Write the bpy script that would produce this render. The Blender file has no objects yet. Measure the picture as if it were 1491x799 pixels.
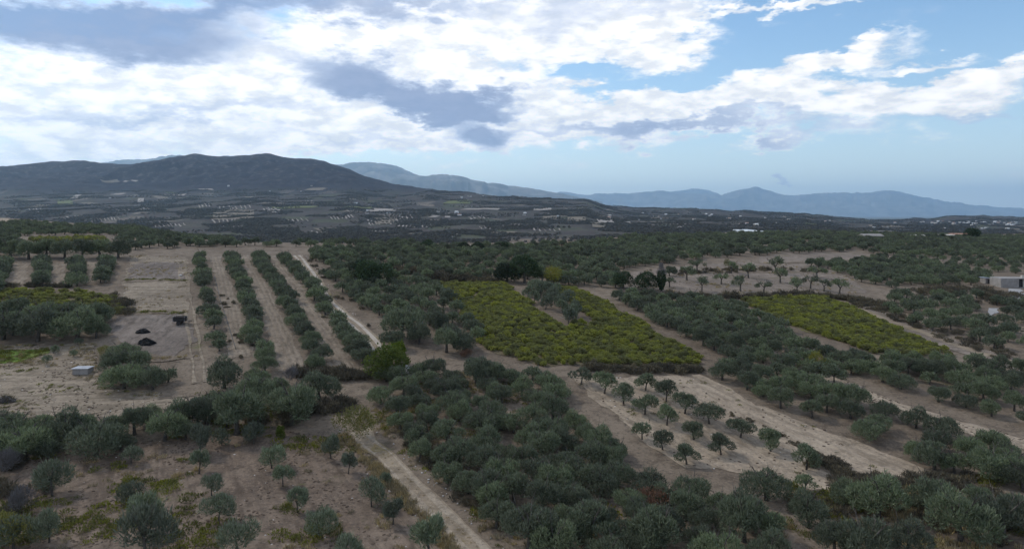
import bpy, math, random
import numpy as np
from mathutils import Vector, geometry as mgeo

S = bpy.context.scene
COL = S.collection
R = math.radians
random.seed(7)
RNG = np.random.default_rng(7)

# ------------------------------------------------------------------ camera
F, CX, HY, ZC = 1007.0, 745.5, 312.0, 31.0        # focal length and horizon in photograph pixels, eye height in metres
cd = bpy.data.cameras.new('camera')
cam = bpy.data.objects.new('camera', cd)
COL.objects.link(cam)
cam.location = (0, 0, ZC)
cam.rotation_euler = (R(90), 0, 0)
cd.sensor_width = 36
cd.lens = 36 * F / 1491
cd.shift_y = -(399.5 - HY) / 1491
cd.clip_start = 1
cd.clip_end = 150000
S.camera = cam

# ------------------------------------------------------------------ render look
S.view_settings.view_transform = 'Standard'
S.view_settings.look = 'None'
S.view_settings.gamma = 1
S.view_settings.exposure = 0
S.render.engine = 'CYCLES'
try:
    S.cycles.use_denoising = True
    S.cycles.denoiser = 'OPENIMAGEDENOISE'
    S.cycles.volume_bounces = 3
    S.cycles.max_bounces = 5
    S.cycles.diffuse_bounces = 3
    S.cycles.transparent_max_bounces = 8
    S.cycles.sample_clamp_indirect = 4
except Exception:
    pass

# ------------------------------------------------------------------ node helper
class NB:
    def __init__(self, tree):
        self.t = tree
    def n(self, kind, **kw):
        nd = self.t.nodes.new(kind)
        for k, v in kw.items():
            setattr(nd, k, v)
        return nd
    def put(self, sock, v):
        if isinstance(v, bpy.types.NodeSocket):
            self.t.links.new(v, sock)
        elif v is not None:
            sock.default_value = v
    def m(self, op, a, b=None, c=None, clamp=False):
        nd = self.n('ShaderNodeMath', operation=op, use_clamp=clamp)
        for i, v in enumerate((a, b, c)):
            if v is not None:
                self.put(nd.inputs[i], v)
        return nd.outputs[0]
    def vm(self, op, a, b=None, scale=None):
        nd = self.n('ShaderNodeVectorMath', operation=op)
        self.put(nd.inputs[0], a)
        if b is not None:
            self.put(nd.inputs[1], b)
        if scale is not None:
            self.put(nd.inputs['Scale'], scale)
        return nd.outputs['Value'] if op in ('LENGTH', 'DOT_PRODUCT', 'DISTANCE') else nd.outputs[0]
    def noise(self, vec, scale, detail=4, rough=.55, dist=0, out='Fac'):
        nd = self.n('ShaderNodeTexNoise')
        self.put(nd.inputs['Vector'], vec)
        nd.inputs['Scale'].default_value = scale
        nd.inputs['Detail'].default_value = detail
        nd.inputs['Roughness'].default_value = rough
        nd.inputs['Distortion'].default_value = dist
        return nd.outputs[out]
    def ss(self, v, lo, hi, a=0., b=1.):
        nd = self.n('ShaderNodeMapRange', interpolation_type='SMOOTHSTEP')
        self.put(nd.inputs['Value'], v)
        nd.inputs['From Min'].default_value = lo
        nd.inputs['From Max'].default_value = hi
        nd.inputs['To Min'].default_value = a
        nd.inputs['To Max'].default_value = b
        return nd.outputs[0]
    def mix(self, f, a, b):
        nd = self.n('ShaderNodeMix', data_type='RGBA')
        self.put(nd.inputs['Factor'], f)
        for i, v in ((6, a), (7, b)):
            if isinstance(v, tuple) and len(v) == 3:
                v = (*v, 1)
            self.put(nd.inputs[i], v)
        return nd.outputs[2]
    def mapping(self, vec, loc=(0, 0, 0), rot=(0, 0, 0), sc=(1, 1, 1), kind='POINT'):
        nd = self.n('ShaderNodeMapping', vector_type=kind)
        self.put(nd.inputs['Vector'], vec)
        for k, v in (('Location', loc), ('Rotation', rot), ('Scale', sc)):
            nd.inputs[k].default_value = v
        return nd.outputs[0]

# ------------------------------------------------------------------ sky and sun
SUN_AZ, SUN_EL = -62, 43          # degrees from straight ahead (+Y), left is negative
w = bpy.data.worlds.new('World')
S.world = w
w.use_nodes = True
w.node_tree.nodes.clear()
b = NB(w.node_tree)
geo = b.n('ShaderNodeTexCoord').outputs['Generated']
d = b.vm('NORMALIZE', geo)
sep = b.n('ShaderNodeSeparateXYZ'); b.put(sep.inputs[0], d)
dx, dy, dz = sep.outputs
sky = b.n('ShaderNodeTexSky', sky_type='NISHITA')
sky.sun_disc = False
sky.sun_elevation = R(SUN_EL)
sky.sun_rotation = R(SUN_AZ)
sky.altitude = 300
sky.air_density, sky.dust_density, sky.ozone_density = 1.0, 1.0, 1.5
# bearing and height of a direction, in the same unit on both axes (100 = 5.7 degrees ahead)
yy = b.m('MAXIMUM', dy, .03)
pu = b.m('DIVIDE', dx, yy)
pv = b.m('DIVIDE', dz, yy)
cmb = b.n('ShaderNodeCombineXYZ'); b.put(cmb.inputs[0], pu); b.put(cmb.inputs[1], pv)
P0 = b.vm('SCALE', cmb.outputs[0], scale=F)
stretch = b.mapping(d, sc=(1, 1, 2.6))
n1c = b.noise(stretch, 5.5, 6, .6, out='Color')
n2c = b.noise(stretch, 16, 6, .62, out='Color')
w1 = b.vm('SCALE', b.vm('SUBTRACT', n1c, (.5, .5, .5)), scale=150.)
w2 = b.vm('SCALE', b.vm('SUBTRACT', n2c, (.5, .5, .5)), scale=70.)
P = b.vm('ADD', b.vm('ADD', P0, w1), w2)
P = b.vm('MULTIPLY', P, (1, 1, 0))
fine = b.noise(stretch, 24, 7, .62)
mid = b.noise(stretch, 9, 6, .58)
big = b.noise(b.mapping(d, sc=(1, 1, 1.6), loc=(3.1, 0, 1.7)), 2.6, 5, .55)

def field(blobs, extra):
    acc = extra
    for (px, py, rx, ry, rot, wt) in blobs:
        v = b.mapping(P, loc=(px - CX, HY - py, 0), rot=(0, 0, R(rot)), sc=(rx, ry, 1), kind='TEXTURE')
        g = b.ss(b.vm('LENGTH', v), 0.1, 1.0, wt, 0.)
        acc = b.m('ADD', acc, g)
    return acc

nz = lambda s, a: b.m('MULTIPLY', b.m('SUBTRACT', s, .5), a)
# white cloud cover
white_blobs = [
    (180, 130, 620, 120, 0, .8), (560, 150, 420, 120, -5, .7), (120, 215, 600, 55, 0, .5), (640, 40, 260, 110, 0, .9),
    (880, 35, 230, 75, 8, 1.0), (990, 60, 70, 40, 20, .5), (940, 85, 110, 30, 15, .35),
    (1060, 152, 350, 54, 2, 1.25), (1250, 130, 60, 40, 0, .7), (1400, 138, 190, 44, 4, 1.0), (900, 165, 260, 45, 0, .8),
    (1200, 80, 210, 30, 13, 1.25), (1440, 105, 160, 28, 10, 1.1), (1340, 85, 110, 18, 6, .8), (1150, 5, 190, 14, 6, .75), (1450, 8, 90, 9, 10, .3),
    (700, 170, 320, 70, 0, .75), (600, 205, 500, 26, 0, .5), (1250, 190, 420, 20, 0, .25), (400, 30, 800, 120, 0, .3),
    (1130, 90, 260, 26, 12, -.35), (1300, 40, 340, 36, 8, -.3), (860, 100, 90, 14, 10, -.5), (690, 78, 60, 8, 0, -.35), (990, 112, 90, 12, 10, -.35),
]
behind = b.ss(dy, .0, .45, 1., 0.)
above = b.ss(dz, .32, .55, 0., 1.)
cover0 = b.m('ADD', b.m('ADD', nz(mid, 1.0), nz(fine, .75)), b.m('MULTIPLY', b.m('MAXIMUM', behind, above), b.m('ADD', nz(big, 2.2), .42)))
cw = field(white_blobs, cover0)
mask_w = b.ss(cw, .10, .74)
# grey bellies and heavy bands
dark_blobs = [
    (130, 38, 370, 72, -5, 1.45), (240, 88, 170, 36, -8, .55), (20, 25, 240, 50, 0, .6), (430, 10, 330, 38, 0, 1.15), (640, 8, 140, 22, 0, .4),
    (535, 108, 165, 52, -14, 1.25), (630, 140, 210, 32, -5, 1.0), (700, 150, 110, 26, 0, .6), (690, 192, 64, 44, -40, .95), (330, 165, 360, 20, 2, .5),
    (90, 165, 250, 18, 0, .35), (820, 22, 190, 36, 4, .55), (960, 12, 70, 20, 0, .3), (880, 184, 260, 22, 0, .6), (1080, 182, 330, 15, 0, .6), (1400, 168, 220, 14, 0, .45),
    (560, 195, 420, 16, 0, .4), (1140, 261, 24, 8, 0, .6), (180, 205, 300, 12, 0, .25),
]
dk0 = b.m('ADD', b.m('ADD', nz(mid, .9), nz(fine, .5)), b.m('MULTIPLY', b.m('MAXIMUM', behind, above), b.m('ADD', nz(big, 1.6), .5)))  # overhead part is unseen cloud, weighted to dim the light on the land
cdk = field(dark_blobs, dk0)
mask_d = b.ss(cdk, .05, .80)
heavy = b.ss(cdk, .45, 1.35)
K = 10.                                            # background strength is 0.1
def kc(r, g, bl): return (r * K, g * K, bl * K)
clear = b.vm('MULTIPLY', sky.outputs[0], (.88, 1.06, 1.12))
clear = b.vm('SCALE', clear, scale=1.55)
# pale air low over the horizon
low = b.m('POWER', b.m('SUBTRACT', 1., b.m('ABSOLUTE', dz), clamp=True), 12.)
leftness = b.ss(dx, -.6, .5, 1., 0.)
pale = b.mix(leftness, kc(1.35, 1.4, 1.36), kc(1.75, 1.62, 1.45))
c0 = b.mix(b.m('MULTIPLY', low, .8), clear, pale)
lit = b.mix(b.ss(fine, .35, .65), kc(.95, .97, 1.0), kc(1.42, 1.38, 1.34))
c1 = b.mix(mask_w, c0, lit)
c2 = b.mix(b.m('MULTIPLY', mask_d, .88), c1, b.mix(heavy, b.mix(b.ss(fine, .3, .7), kc(.52, .62, .84), kc(.70, .78, .94)), kc(.215, .30, .52)))
bg = b.n('ShaderNodeBackground')
b.put(bg.inputs['Color'], c2)
bg.inputs['Strength'].default_value = .1
out = b.n('ShaderNodeOutputWorld')
w.node_tree.links.new(bg.outputs[0], out.inputs['Surface'])
w.cycles.sampling_method = 'MANUAL'
w.cycles.sample_map_resolution = 512

sl = bpy.data.lights.new('sun', 'SUN')
sl.energy = 2.0
sl.angle = R(7)
sl.color = (1.0, .95, .87)
sun = bpy.data.objects.new('sun', sl)
COL.objects.link(sun)
sd = Vector((math.sin(R(SUN_AZ)) * math.cos(R(SUN_EL)), math.cos(R(SUN_AZ)) * math.cos(R(SUN_EL)), math.sin(R(SUN_EL))))
sun.rotation_euler = sd.to_track_quat('Z', 'Y').to_euler()

# ------------------------------------------------------------------ tags and mesh helpers
def tag(o, label=None, cat=None, group=None, kind=None):
    for k, v in (('label', label), ('category', cat), ('group', group), ('kind', kind)):
        if v:
            o[k] = v
    return o

def mesh(name, V, Fs, mat, smooth=False):
    me = bpy.data.meshes.new(name)
    me.from_pydata([tuple(v) for v in V] if not isinstance(V, np.ndarray) else V.tolist(), [], Fs if isinstance(Fs, list) else Fs.tolist())
    for m_ in (mat if isinstance(mat, (list, tuple)) else [mat]):
        me.materials.append(m_)
    if smooth:
        me.polygons.foreach_set('use_smooth', [True] * len(me.polygons))
    me.update()
    return me

def link(name, me, parent=None, loc=None, rz=0., sc=1.):
    o = bpy.data.objects.new(name, me)
    COL.objects.link(o)
    if parent is not None:
        o.parent = parent
    if loc is not None:
        o.location = loc
    if rz:
        o.rotation_euler = (0, 0, rz)
    if sc != 1.:
        o.scale = (sc, sc, sc)
    return o

def empty(name, loc, rz=0., sc=1.):
    o = link(name, None, None, loc, rz, sc)
    o.empty_display_size = .3
    return o

class MB:
    def __init__(self):
        self.v, self.f = [], []
    def box(self, c, s, rz=0.):
        x, y, z = c; a, e, h = s[0] / 2, s[1] / 2, s[2] / 2
        cs, sn = math.cos(rz), math.sin(rz); k = len(self.v)
        for dz_ in (-h, h):
            for px, py in ((-a, -e), (a, -e), (a, e), (-a, e)):
                self.v.append((x + px * cs - py * sn, y + px * sn + py * cs, z + dz_))
        self.f += [[k, k + 3, k + 2, k + 1], [k + 4, k + 5, k + 6, k + 7]] + [[k + i, k + (i + 1) % 4, k + 4 + (i + 1) % 4, k + 4 + i] for i in range(4)]
        return self
    def tube(self, pts, rad, n=6):
        k = len(self.v)
        pts = [Vector(p) for p in pts]
        for i, p in enumerate(pts):
            t = (pts[min(i + 1, len(pts) - 1)] - pts[max(i - 1, 0)]).normalized()
            a = t.orthogonal().normalized() if abs(t.z) > .9 else t.cross(Vector((0, 0, 1))).normalized()
            if abs(t.z) > .9:
                a = Vector((1, 0, 0)) - t * t.x; a.normalize()
            e = t.cross(a)
            for j in range(n):
                q = p + (a * math.cos(2 * math.pi * j / n) + e * math.sin(2 * math.pi * j / n)) * rad[i]
                self.v.append(tuple(q))
        for i in range(len(pts) - 1):
            for j in range(n):
                self.f.append([k + i * n + j, k + i * n + (j + 1) % n, k + (i + 1) * n + (j + 1) % n, k + (i + 1) * n + j])
        self.f.append([k + j for j in reversed(range(n))])
        self.f.append([k + (len(pts) - 1) * n + j for j in range(n)])
        return self
    def build(self, name, mat, parent=None, loc=None, rz=0., sc=1., smooth=False):
        return link(name, mesh(name, self.v, self.f, mat, smooth), parent, loc, rz, sc)

# ------------------------------------------------------------------ value noise
def _hash(ix, iy, seed):
    h = (ix.astype(np.int64) * 374761393 + iy.astype(np.int64) * 668265263 + seed * 1442695041) & 0xFFFFFFFF
    h = ((h ^ (h >> 13)) * 1274126177) & 0xFFFFFFFF
    return ((h ^ (h >> 16)) & 0xFFFF) / 65535.0
def vnoise(x, y, seed=0):
    x = np.asarray(x, float); y = np.asarray(y, float)
    ix, iy = np.floor(x), np.floor(y)
    fx, fy = x - ix, y - iy
    fx = fx * fx * fx * (fx * (fx * 6 - 15) + 10); fy = fy * fy * fy * (fy * (fy * 6 - 15) + 10)
    a = _hash(ix, iy, seed); c = _hash(ix + 1, iy, seed); e = _hash(ix, iy + 1, seed); g = _hash(ix + 1, iy + 1, seed)
    return (a * (1 - fx) + c * fx) * (1 - fy) + (e * (1 - fx) + g * fx) * fy - .5
def fbm(x, y, n=4, seed=0, gain=.5):
    s = 0; amp = 1.
    for i in range(n):
        s = s + amp * vnoise(x * 2 ** i + 17 * i, y * 2 ** i - 9 * i, seed + i); amp *= gain
    return s
def ridged(x, y, n=5, seed=0, gain=.5):
    s = 0; amp = 1.
    for i in range(n):
        s = s + amp * (1 - 2 * np.abs(2 * vnoise(x * 2 ** i + 31 * i, y * 2 ** i + 7 * i, seed + i))); amp *= gain
    return s

def pchip(x, y, xq):
    x = np.asarray(x, float); y = np.asarray(y, float)
    h = np.diff(x); dl = np.diff(y) / h
    m = np.zeros(len(x))
    for i in range(1, len(x) - 1):
        if dl[i - 1] * dl[i] > 0:
            w1_, w2_ = 2 * h[i] + h[i - 1], h[i] + 2 * h[i - 1]
            m[i] = (w1_ + w2_) / (w1_ / dl[i - 1] + w2_ / dl[i])
    m[0], m[-1] = dl[0], dl[-1]
    xq = np.clip(xq, x[0], x[-1])
    i = np.clip(np.searchsorted(x, xq, side='right') - 1, 0, len(x) - 2)
    t = (xq - x[i]) / h[i]
    return ((1 + 2 * t) * (1 - t) ** 2 * y[i] + t * (1 - t) ** 2 * h[i] * m[i] + t * t * (3 - 2 * t) * y[i + 1] + t * t * (t - 1) * h[i] * m[i + 1])

# ------------------------------------------------------------------ the lie of the land
# for each bearing: height of the ground at a few distances (near plateau, its brow, the hidden valley) ...
NEAR0 = [(20, 0), (60, 0), (82, .3)]
NEARC = {
    -60: NEAR0 + [(100, 2.6), (120, 5.5), (150, 11), (185, 16.5), (230, 21), (300, 25), (400, 28), (500, 29), (600, 27), (780, 4), (1000, -40), (1250, -25)],
    0:   NEAR0 + [(100, 2.6), (120, 5.5), (150, 10.8), (185, 16), (230, 20.5), (300, 24), (400, 27), (500, 28.3), (600, 26), (780, 3), (1000, -40), (1250, -22)],
    180: NEAR0 + [(100, 2.6), (120, 5.5), (150, 10.5), (185, 15.5), (230, 19.5), (280, 21.6), (350, 23), (420, 23.2), (520, 17), (700, -12), (950, -40), (1250, -20)],
    370: NEAR0 + [(100, 2.6), (120, 5.5), (150, 10), (185, 14), (240, 18), (280, 19.2), (320, 18), (420, 5), (600, -22), (900, -42), (1250, -19)],
    560: NEAR0 + [(100, 2.6), (120, 5.5), (150, 9.5), (185, 13), (240, 17), (285, 18.4), (330, 17), (430, 3), (600, -25), (900, -42), (1250, -19)],
    745: NEAR0 + [(100, 2.6), (120, 5.5), (150, 9), (185, 12.2), (240, 16.3), (290, 17.9), (340, 17), (440, 6), (600, -22), (900, -42), (1250, -17)],
    930: NEAR0 + [(100, 2.5), (120, 5), (150, 8), (185, 11), (250, 15), (320, 17), (400, 17.6), (480, 16.2), (580, 8), (720, -14), (950, -42), (1250, -13)],
    1120: NEAR0 + [(100, 2.3), (120, 4.5), (150, 7), (185, 9.5), (250, 13), (320, 15.5), (420, 17.5), (500, 18), (580, 16), (700, 2), (950, -40), (1250, -9)],
    1300: NEAR0 + [(100, 2.1), (120, 4), (150, 6), (185, 8), (250, 11), (320, 13), (420, 15), (520, 15.5), (620, 13.5), (780, -5), (980, -36), (1250, -8)],
    1491: NEAR0 + [(100, 1.8), (120, 3.5), (150, 5), (185, 7), (250, 10), (320, 11.5), (450, 12.6), (600, 12.6), (720, 10.5), (860, -8), (1050, -36), (1250, -20)],
    1600: NEAR0 + [(100, 1.8), (120, 3.5), (150, 5), (185, 7), (250, 10), (320, 11.5), (450, 12.6), (600, 12.6), (720, 10.5), (860, -8), (1050, -36), (1250, -20)],
}
# ... and the far slopes: height on the photograph's scale of the slope's shoulder and of its crest
CREST = {-700: 262, -300: 250, -60: 248, 0: 245, 60: 238, 110: 235, 150: 240, 205: 240, 245: 232, 280: 228, 320: 230.5, 385: 227, 420: 232, 460: 236, 500: 246, 540: 259, 600: 272,
         650: 279, 700: 282, 760: 286, 800: 288.5, 850: 291, 885: 299, 930: 302, 1000: 304, 1100: 308, 1200: 313, 1260: 318, 1300: 319, 1350: 317.5, 1410: 314, 1491: 316, 1700: 316, 2200: 312}
YCREST = {-700: 6200, 0: 6000, 385: 5800, 540: 5400, 620: 4700, 700: 4300, 850: 4000, 900: 4600, 1100: 5000, 1300: 5200, 1491: 5600, 2200: 6000}
UC = np.array(sorted(NEARC)); UU = (UC - CX) / F
def _crest(px): return np.interp(px, list(CREST), list(CREST.values()))
def crest_s(px):
    k = list(CREST); return pchip(k, list(CREST.values()), px)
def ycrest_s(px):
    k = list(YCREST); return pchip(k, list(YCREST.values()), px)

NU, NY = 481, 2200
TU = np.linspace(-1.45, 1.45, NU)
LY0, LY1 = math.log(20), math.log(9000)
TY = np.exp(np.linspace(LY0, LY1, NY))
cols = []
for u in UC:
    pr = NEARC[u]
    cols.append(pchip([p[0] for p in pr], [p[1] for p in pr], TY))
cols = np.array(cols)
TZ = np.zeros((NU, NY))
for j in range(NY):
    TZ[:, j] = pchip(UU, cols[:, j], TU)
for i, u in enumerate(TU):
    px = CX + u * F
    yc, pc = float(ycrest_s(px)), float(crest_s(px)) + 2.6 * float(fbm(px / 26, 3.3, 4, 77, .6))
    psh = max(pc, min(275., pc + 45))                   # shoulder where the mountain proper starts
    Ys = [1250, 1600, 2050, 2700, 3500]
    j0 = np.searchsorted(TY, 1250) - 1
    py0 = HY - F * (TZ[i, j0] - ZC) / 1250
    ysh = yc * (.80 + .195 * min(1., max(0., 1 - (psh - pc) / 26)))
    ks, zs = [1250], [TZ[i, j0]]
    for Y_ in Ys[1:]:
        if Y_ < ysh * .93:
            t = math.log(Y_ / 1250) / math.log(ysh / 1250)
            py = py0 + (psh - py0) * t ** .95
            ks.append(Y_); zs.append(ZC - (py - HY) * Y_ / F)
    ks.append(ysh); zs.append(ZC - (psh - HY) * ysh / F)
    if ysh < yc * .97:
        ym = (ysh + yc) / 2
        ks.append(ym); zs.append(ZC - ((psh * .42 + pc * .58) - HY) * ym / F)
        ks.append(yc); zs.append(ZC - (pc - HY) * yc / F)
    elif ysh < yc:
        ks.append(yc); zs.append(ZC - (pc - HY) * yc / F)
    zc_ = zs[-1]
    ks += [yc * 1.12, yc * 1.3, 9000]; zs += [zc_ - .03 * yc, zc_ - .09 * yc if zc_ > 300 else zc_ - .04 * yc, -70]
    far = TY > 1250
    TZ[i, far] = pchip(ks, zs, TY[far])

def zt(x, y):
    x = np.asarray(x, float); y = np.asarray(y, float)
    yq = np.clip(y, 20.5, 8990)
    u = np.clip(x / np.maximum(yq, 40), -1.449, 1.449)
    fu = (u - TU[0]) / (TU[1] - TU[0]); fy = (np.log(yq) - LY0) / (LY1 - LY0) * (NY - 1)
    i = np.clip(fu.astype(int), 0, NU - 2); j = np.clip(fy.astype(int), 0, NY - 2)
    a, c = fu - i, fy - j
    z = (TZ[i, j] * (1 - a) + TZ[i + 1, j] * a) * (1 - c) + (TZ[i, j + 1] * (1 - a) + TZ[i + 1, j + 1] * a) * c
    z = z + .35 * fbm(x / 22, y / 22, 2, 3) * np.clip((y - 30) / 60, 0, 1)
    k = np.clip((y - 1100) / 900, 0, 1)
    kk = np.clip((y - 4300) / 900, 0, 1)
    px = CX + u * F
    mt = kk * np.clip((285 - crest_s(px)) / 30, 0, 1)
    cr = np.clip(np.abs(y - ycrest_s(px)) / 700, .12, 1)
    z = z + k * (16 * fbm(x / 420, y / 420, 4, 11) + 5 * fbm(x / 90, y / 90, 2, 21)) * (1 - .75 * mt) * (np.clip(mt * 4, 0, 1) + (1 - np.clip(mt * 4, 0, 1)) * np.maximum(cr, .3)) + mt * 9 * fbm(x / 150, y / 150, 3, 61) + mt * np.maximum(cr, .2) * 66 * ridged(x / 900, y / 900, 5, 5, .55)
    return z

def G(px, py, ymax=6500, ymin=45):
    """first meeting of a line of sight with the ground"""
    u = (px - CX) / F
    Y = np.exp(np.linspace(math.log(ymin), math.log(ymax), 2600))
    z = zt(u * Y, Y)
    below = (ZC - (py - HY) * Y / F) <= z
    k = int(np.argmax(below)) if below.any() else len(Y) - 1
    y = Y[k]
    if k > 0:
        y0, y1 = Y[k - 1], Y[k]
        for _ in range(12):
            ym = (y0 + y1) / 2
            if (ZC - (py - HY) * ym / F) <= float(zt(u * ym, ym)): y1 = ym
            else: y0 = ym
        y = y1
    return np.array([u * y, y])
def GP(pts, ymax=6500): return np.array([G(p[0], p[1], ymax) for p in pts])
def Z(x, y): return float(zt(x, y))

def inside(poly, x, y):
    x = np.asarray(x, float); y = np.asarray(y, float)
    r = np.zeros(x.shape, bool); n = len(poly)
    for i in range(n):
        x1, y1 = poly[i]; x2, y2 = poly[(i + 1) % n]
        c = ((y1 > y) != (y2 > y))
        with np.errstate(divide='ignore', invalid='ignore'):
            r ^= c & (x < (x2 - x1) * (y - y1) / (y2 - y1 + 1e-12) + x1)
    return r
def segdist(pts, x, y):
    x = np.asarray(x, float); y = np.asarray(y, float)
    best = np.full(x.shape, 1e9)
    for (x1, y1), (x2, y2) in zip(pts[:-1], pts[1:]):
        L2 = (x2 - x1) ** 2 + (y2 - y1) ** 2 + 1e-9
        t = np.clip(((x - x1) * (x2 - x1) + (y - y1) * (y2 - y1)) / L2, 0, 1)
        best = np.minimum(best, np.hypot(x - x1 - t * (x2 - x1), y - y1 - t * (y2 - y1)))
    return best

# ------------------------------------------------------------------ materials
def newmat(name):
    m_ = bpy.data.materials.new(name)
    m_.use_nodes = True
    m_.node_tree.nodes.clear()
    return m_, NB(m_.node_tree)
def finish(m_, q, col, rough=.9, bump=None, bstr=.5, bdist=.05, spec=.25):
    p = q.n('ShaderNodeBsdfPrincipled')
    if isinstance(col, tuple): col = (*col, 1) if len(col) == 3 else col
    q.put(p.inputs['Base Color'], col)
    p.inputs['Roughness'].default_value = rough
    p.inputs['Specular IOR Level'].default_value = spec
    if bump is not None:
        bm_ = q.n('ShaderNodeBump')
        bm_.inputs['Strength'].default_value = bstr
        bm_.inputs['Distance'].default_value = bdist
        q.put(bm_.inputs['Height'], bump)
        q.put(p.inputs['Normal'], bm_.outputs[0])
    o = q.n('ShaderNodeOutputMaterial')
    m_.node_tree.links.new(p.outputs[0], o.inputs['Surface'])
    return m_
def pos(q): return q.n('ShaderNodeNewGeometry').outputs['Position']

def soil(name, c1, c2, weed=None, weed_amt=.45, till=None, spacing=1.2, dark=(.05, .043, .038), stones=.5):
    """earth: two soil colours in patches, tilled lines along direction `till` (radians), clods, stones, weedy patches"""
    m_, q = newmat(name)
    p = pos(q)
    big_ = q.noise(p, .06, 4, .6); mid_ = q.noise(p, .45, 4, .65); fin = q.noise(p, 2.4, 5, .75)
    col = q.mix(q.ss(big_, .35, .66), c1, c2)
    col = q.mix(q.m('MULTIPLY', q.ss(mid_, .45, .68), .75), col, tuple(v * .58 for v in c1))
    col = q.mix(q.m('MULTIPLY', q.ss(fin, .52, .68), .75), col, dark)
    col = q.mix(q.m('MULTIPLY', q.ss(fin, .48, .3), .5), col, tuple(min(.6, v * 1.5) for v in c2))
    h = q.m('ADD', mid_, q.m('MULTIPLY', fin, .6))
    if till is not None:
        v = q.mapping(p, rot=(0, 0, -till), sc=(1, 1, 1))
        v = q.vm('ADD', v, q.vm('SCALE', q.noise(p, .25, 3, out='Color'), scale=.5))
        wv = q.n('ShaderNodeTexWave', bands_direction='Y')
        q.put(wv.inputs['Vector'], v)
        wv.inputs['Scale'].default_value = .314 / spacing
        wv.inputs['Distortion'].default_value = 3.
        wv.inputs['Detail'].default_value = 3
        wv.inputs['Detail Scale'].default_value = 1.6
        lo = q.noise(q.mapping(v, sc=(.12, 1.0, 1)), .8, 4, .7)
        col = q.mix(q.m('MULTIPLY', q.ss(lo, .48, .68), .7), col, tuple(v_ * .55 for v_ in c1))
        col = q.mix(q.m('MULTIPLY', wv.outputs['Fac'], .18), col, tuple(v_ * .6 for v_ in c1))
        h = q.m('ADD', h, q.m('MULTIPLY', wv.outputs['Fac'], .8))
    vo = q.n('ShaderNodeTexVoronoi'); q.put(vo.inputs['Vector'], p); vo.inputs['Scale'].default_value = 1.6
    st = q.ss(vo.outputs['Distance'], .05, .16, stones, 0.)
    col = q.mix(q.m('MULTIPLY', st, q.ss(mid_, .5, .65)), col, (.34, .31, .28))
    if weed:
        wn = q.m('ADD', q.noise(p, .11, 5, .7), q.m('MULTIPLY', q.m('SUBTRACT', fin, .5), .35))
        col = q.mix(q.ss(wn, 1 - weed_amt, 1.12 - weed_amt), col, q.mix(fin, tuple(v_ * .6 for v_ in weed), tuple(v_ * 1.3 for v_ in weed)))
    return finish(m_, q, col, .95, h, .8, .12, .1)

def leafmat(name, c1, c2, c3, trans=.25):
    """foliage: every leaf its own tint, every plant its own cast; the third colour is the pale underside"""
    m_, q = newmat(name)
    g = q.n('ShaderNodeNewGeometry')
    oi = q.n('ShaderNodeObjectInfo')
    col = q.mix(g.outputs['Random Per Island'], c1, c2)
    col = q.mix(q.m('MULTIPLY', g.outputs['Backfacing'], .5), col, c3)
    hs = q.n('ShaderNodeHueSaturation')
    q.put(hs.inputs['Color'], col)
    q.put(hs.inputs['Value'], q.m('ADD', .72, q.m('MULTIPLY', oi.outputs['Random'], .56)))
    q.put(hs.inputs['Saturation'], q.m('ADD', .8, q.m('MULTIPLY', oi.outputs['Random'], .4)))
    col = hs.outputs[0]
    df = q.n('ShaderNodeBsdfDiffuse'); q.put(df.inputs[0], col)
    tr = q.n('ShaderNodeBsdfTranslucent'); q.put(tr.inputs[0], col)
    mx = q.n('ShaderNodeMixShader'); mx.inputs[0].default_value = trans
    m_.node_tree.links.new(df.outputs[0], mx.inputs[1]); m_.node_tree.links.new(tr.outputs[0], mx.inputs[2])
    o = q.n('ShaderNodeOutputMaterial')
    m_.node_tree.links.new(mx.outputs[0], o.inputs['Surface'])
    return m_

def plain(name, c1, c2, scale=2., rough=.85, bstr=.4, bdist=.03, spec=.3):
    m_, q = newmat(name)
    p = q.n('ShaderNodeTexCoord').outputs['Object']
    n_ = q.noise(p, scale, 5, .65); n2_ = q.noise(p, scale * 7, 4, .7)
    return finish(m_, q, q.mix(q.ss(q.m('ADD', n_, q.m('MULTIPLY', q.m('SUBTRACT', n2_, .5), .5)), .35, .65), c1, c2), rough, n2_, bstr, bdist, spec)

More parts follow.
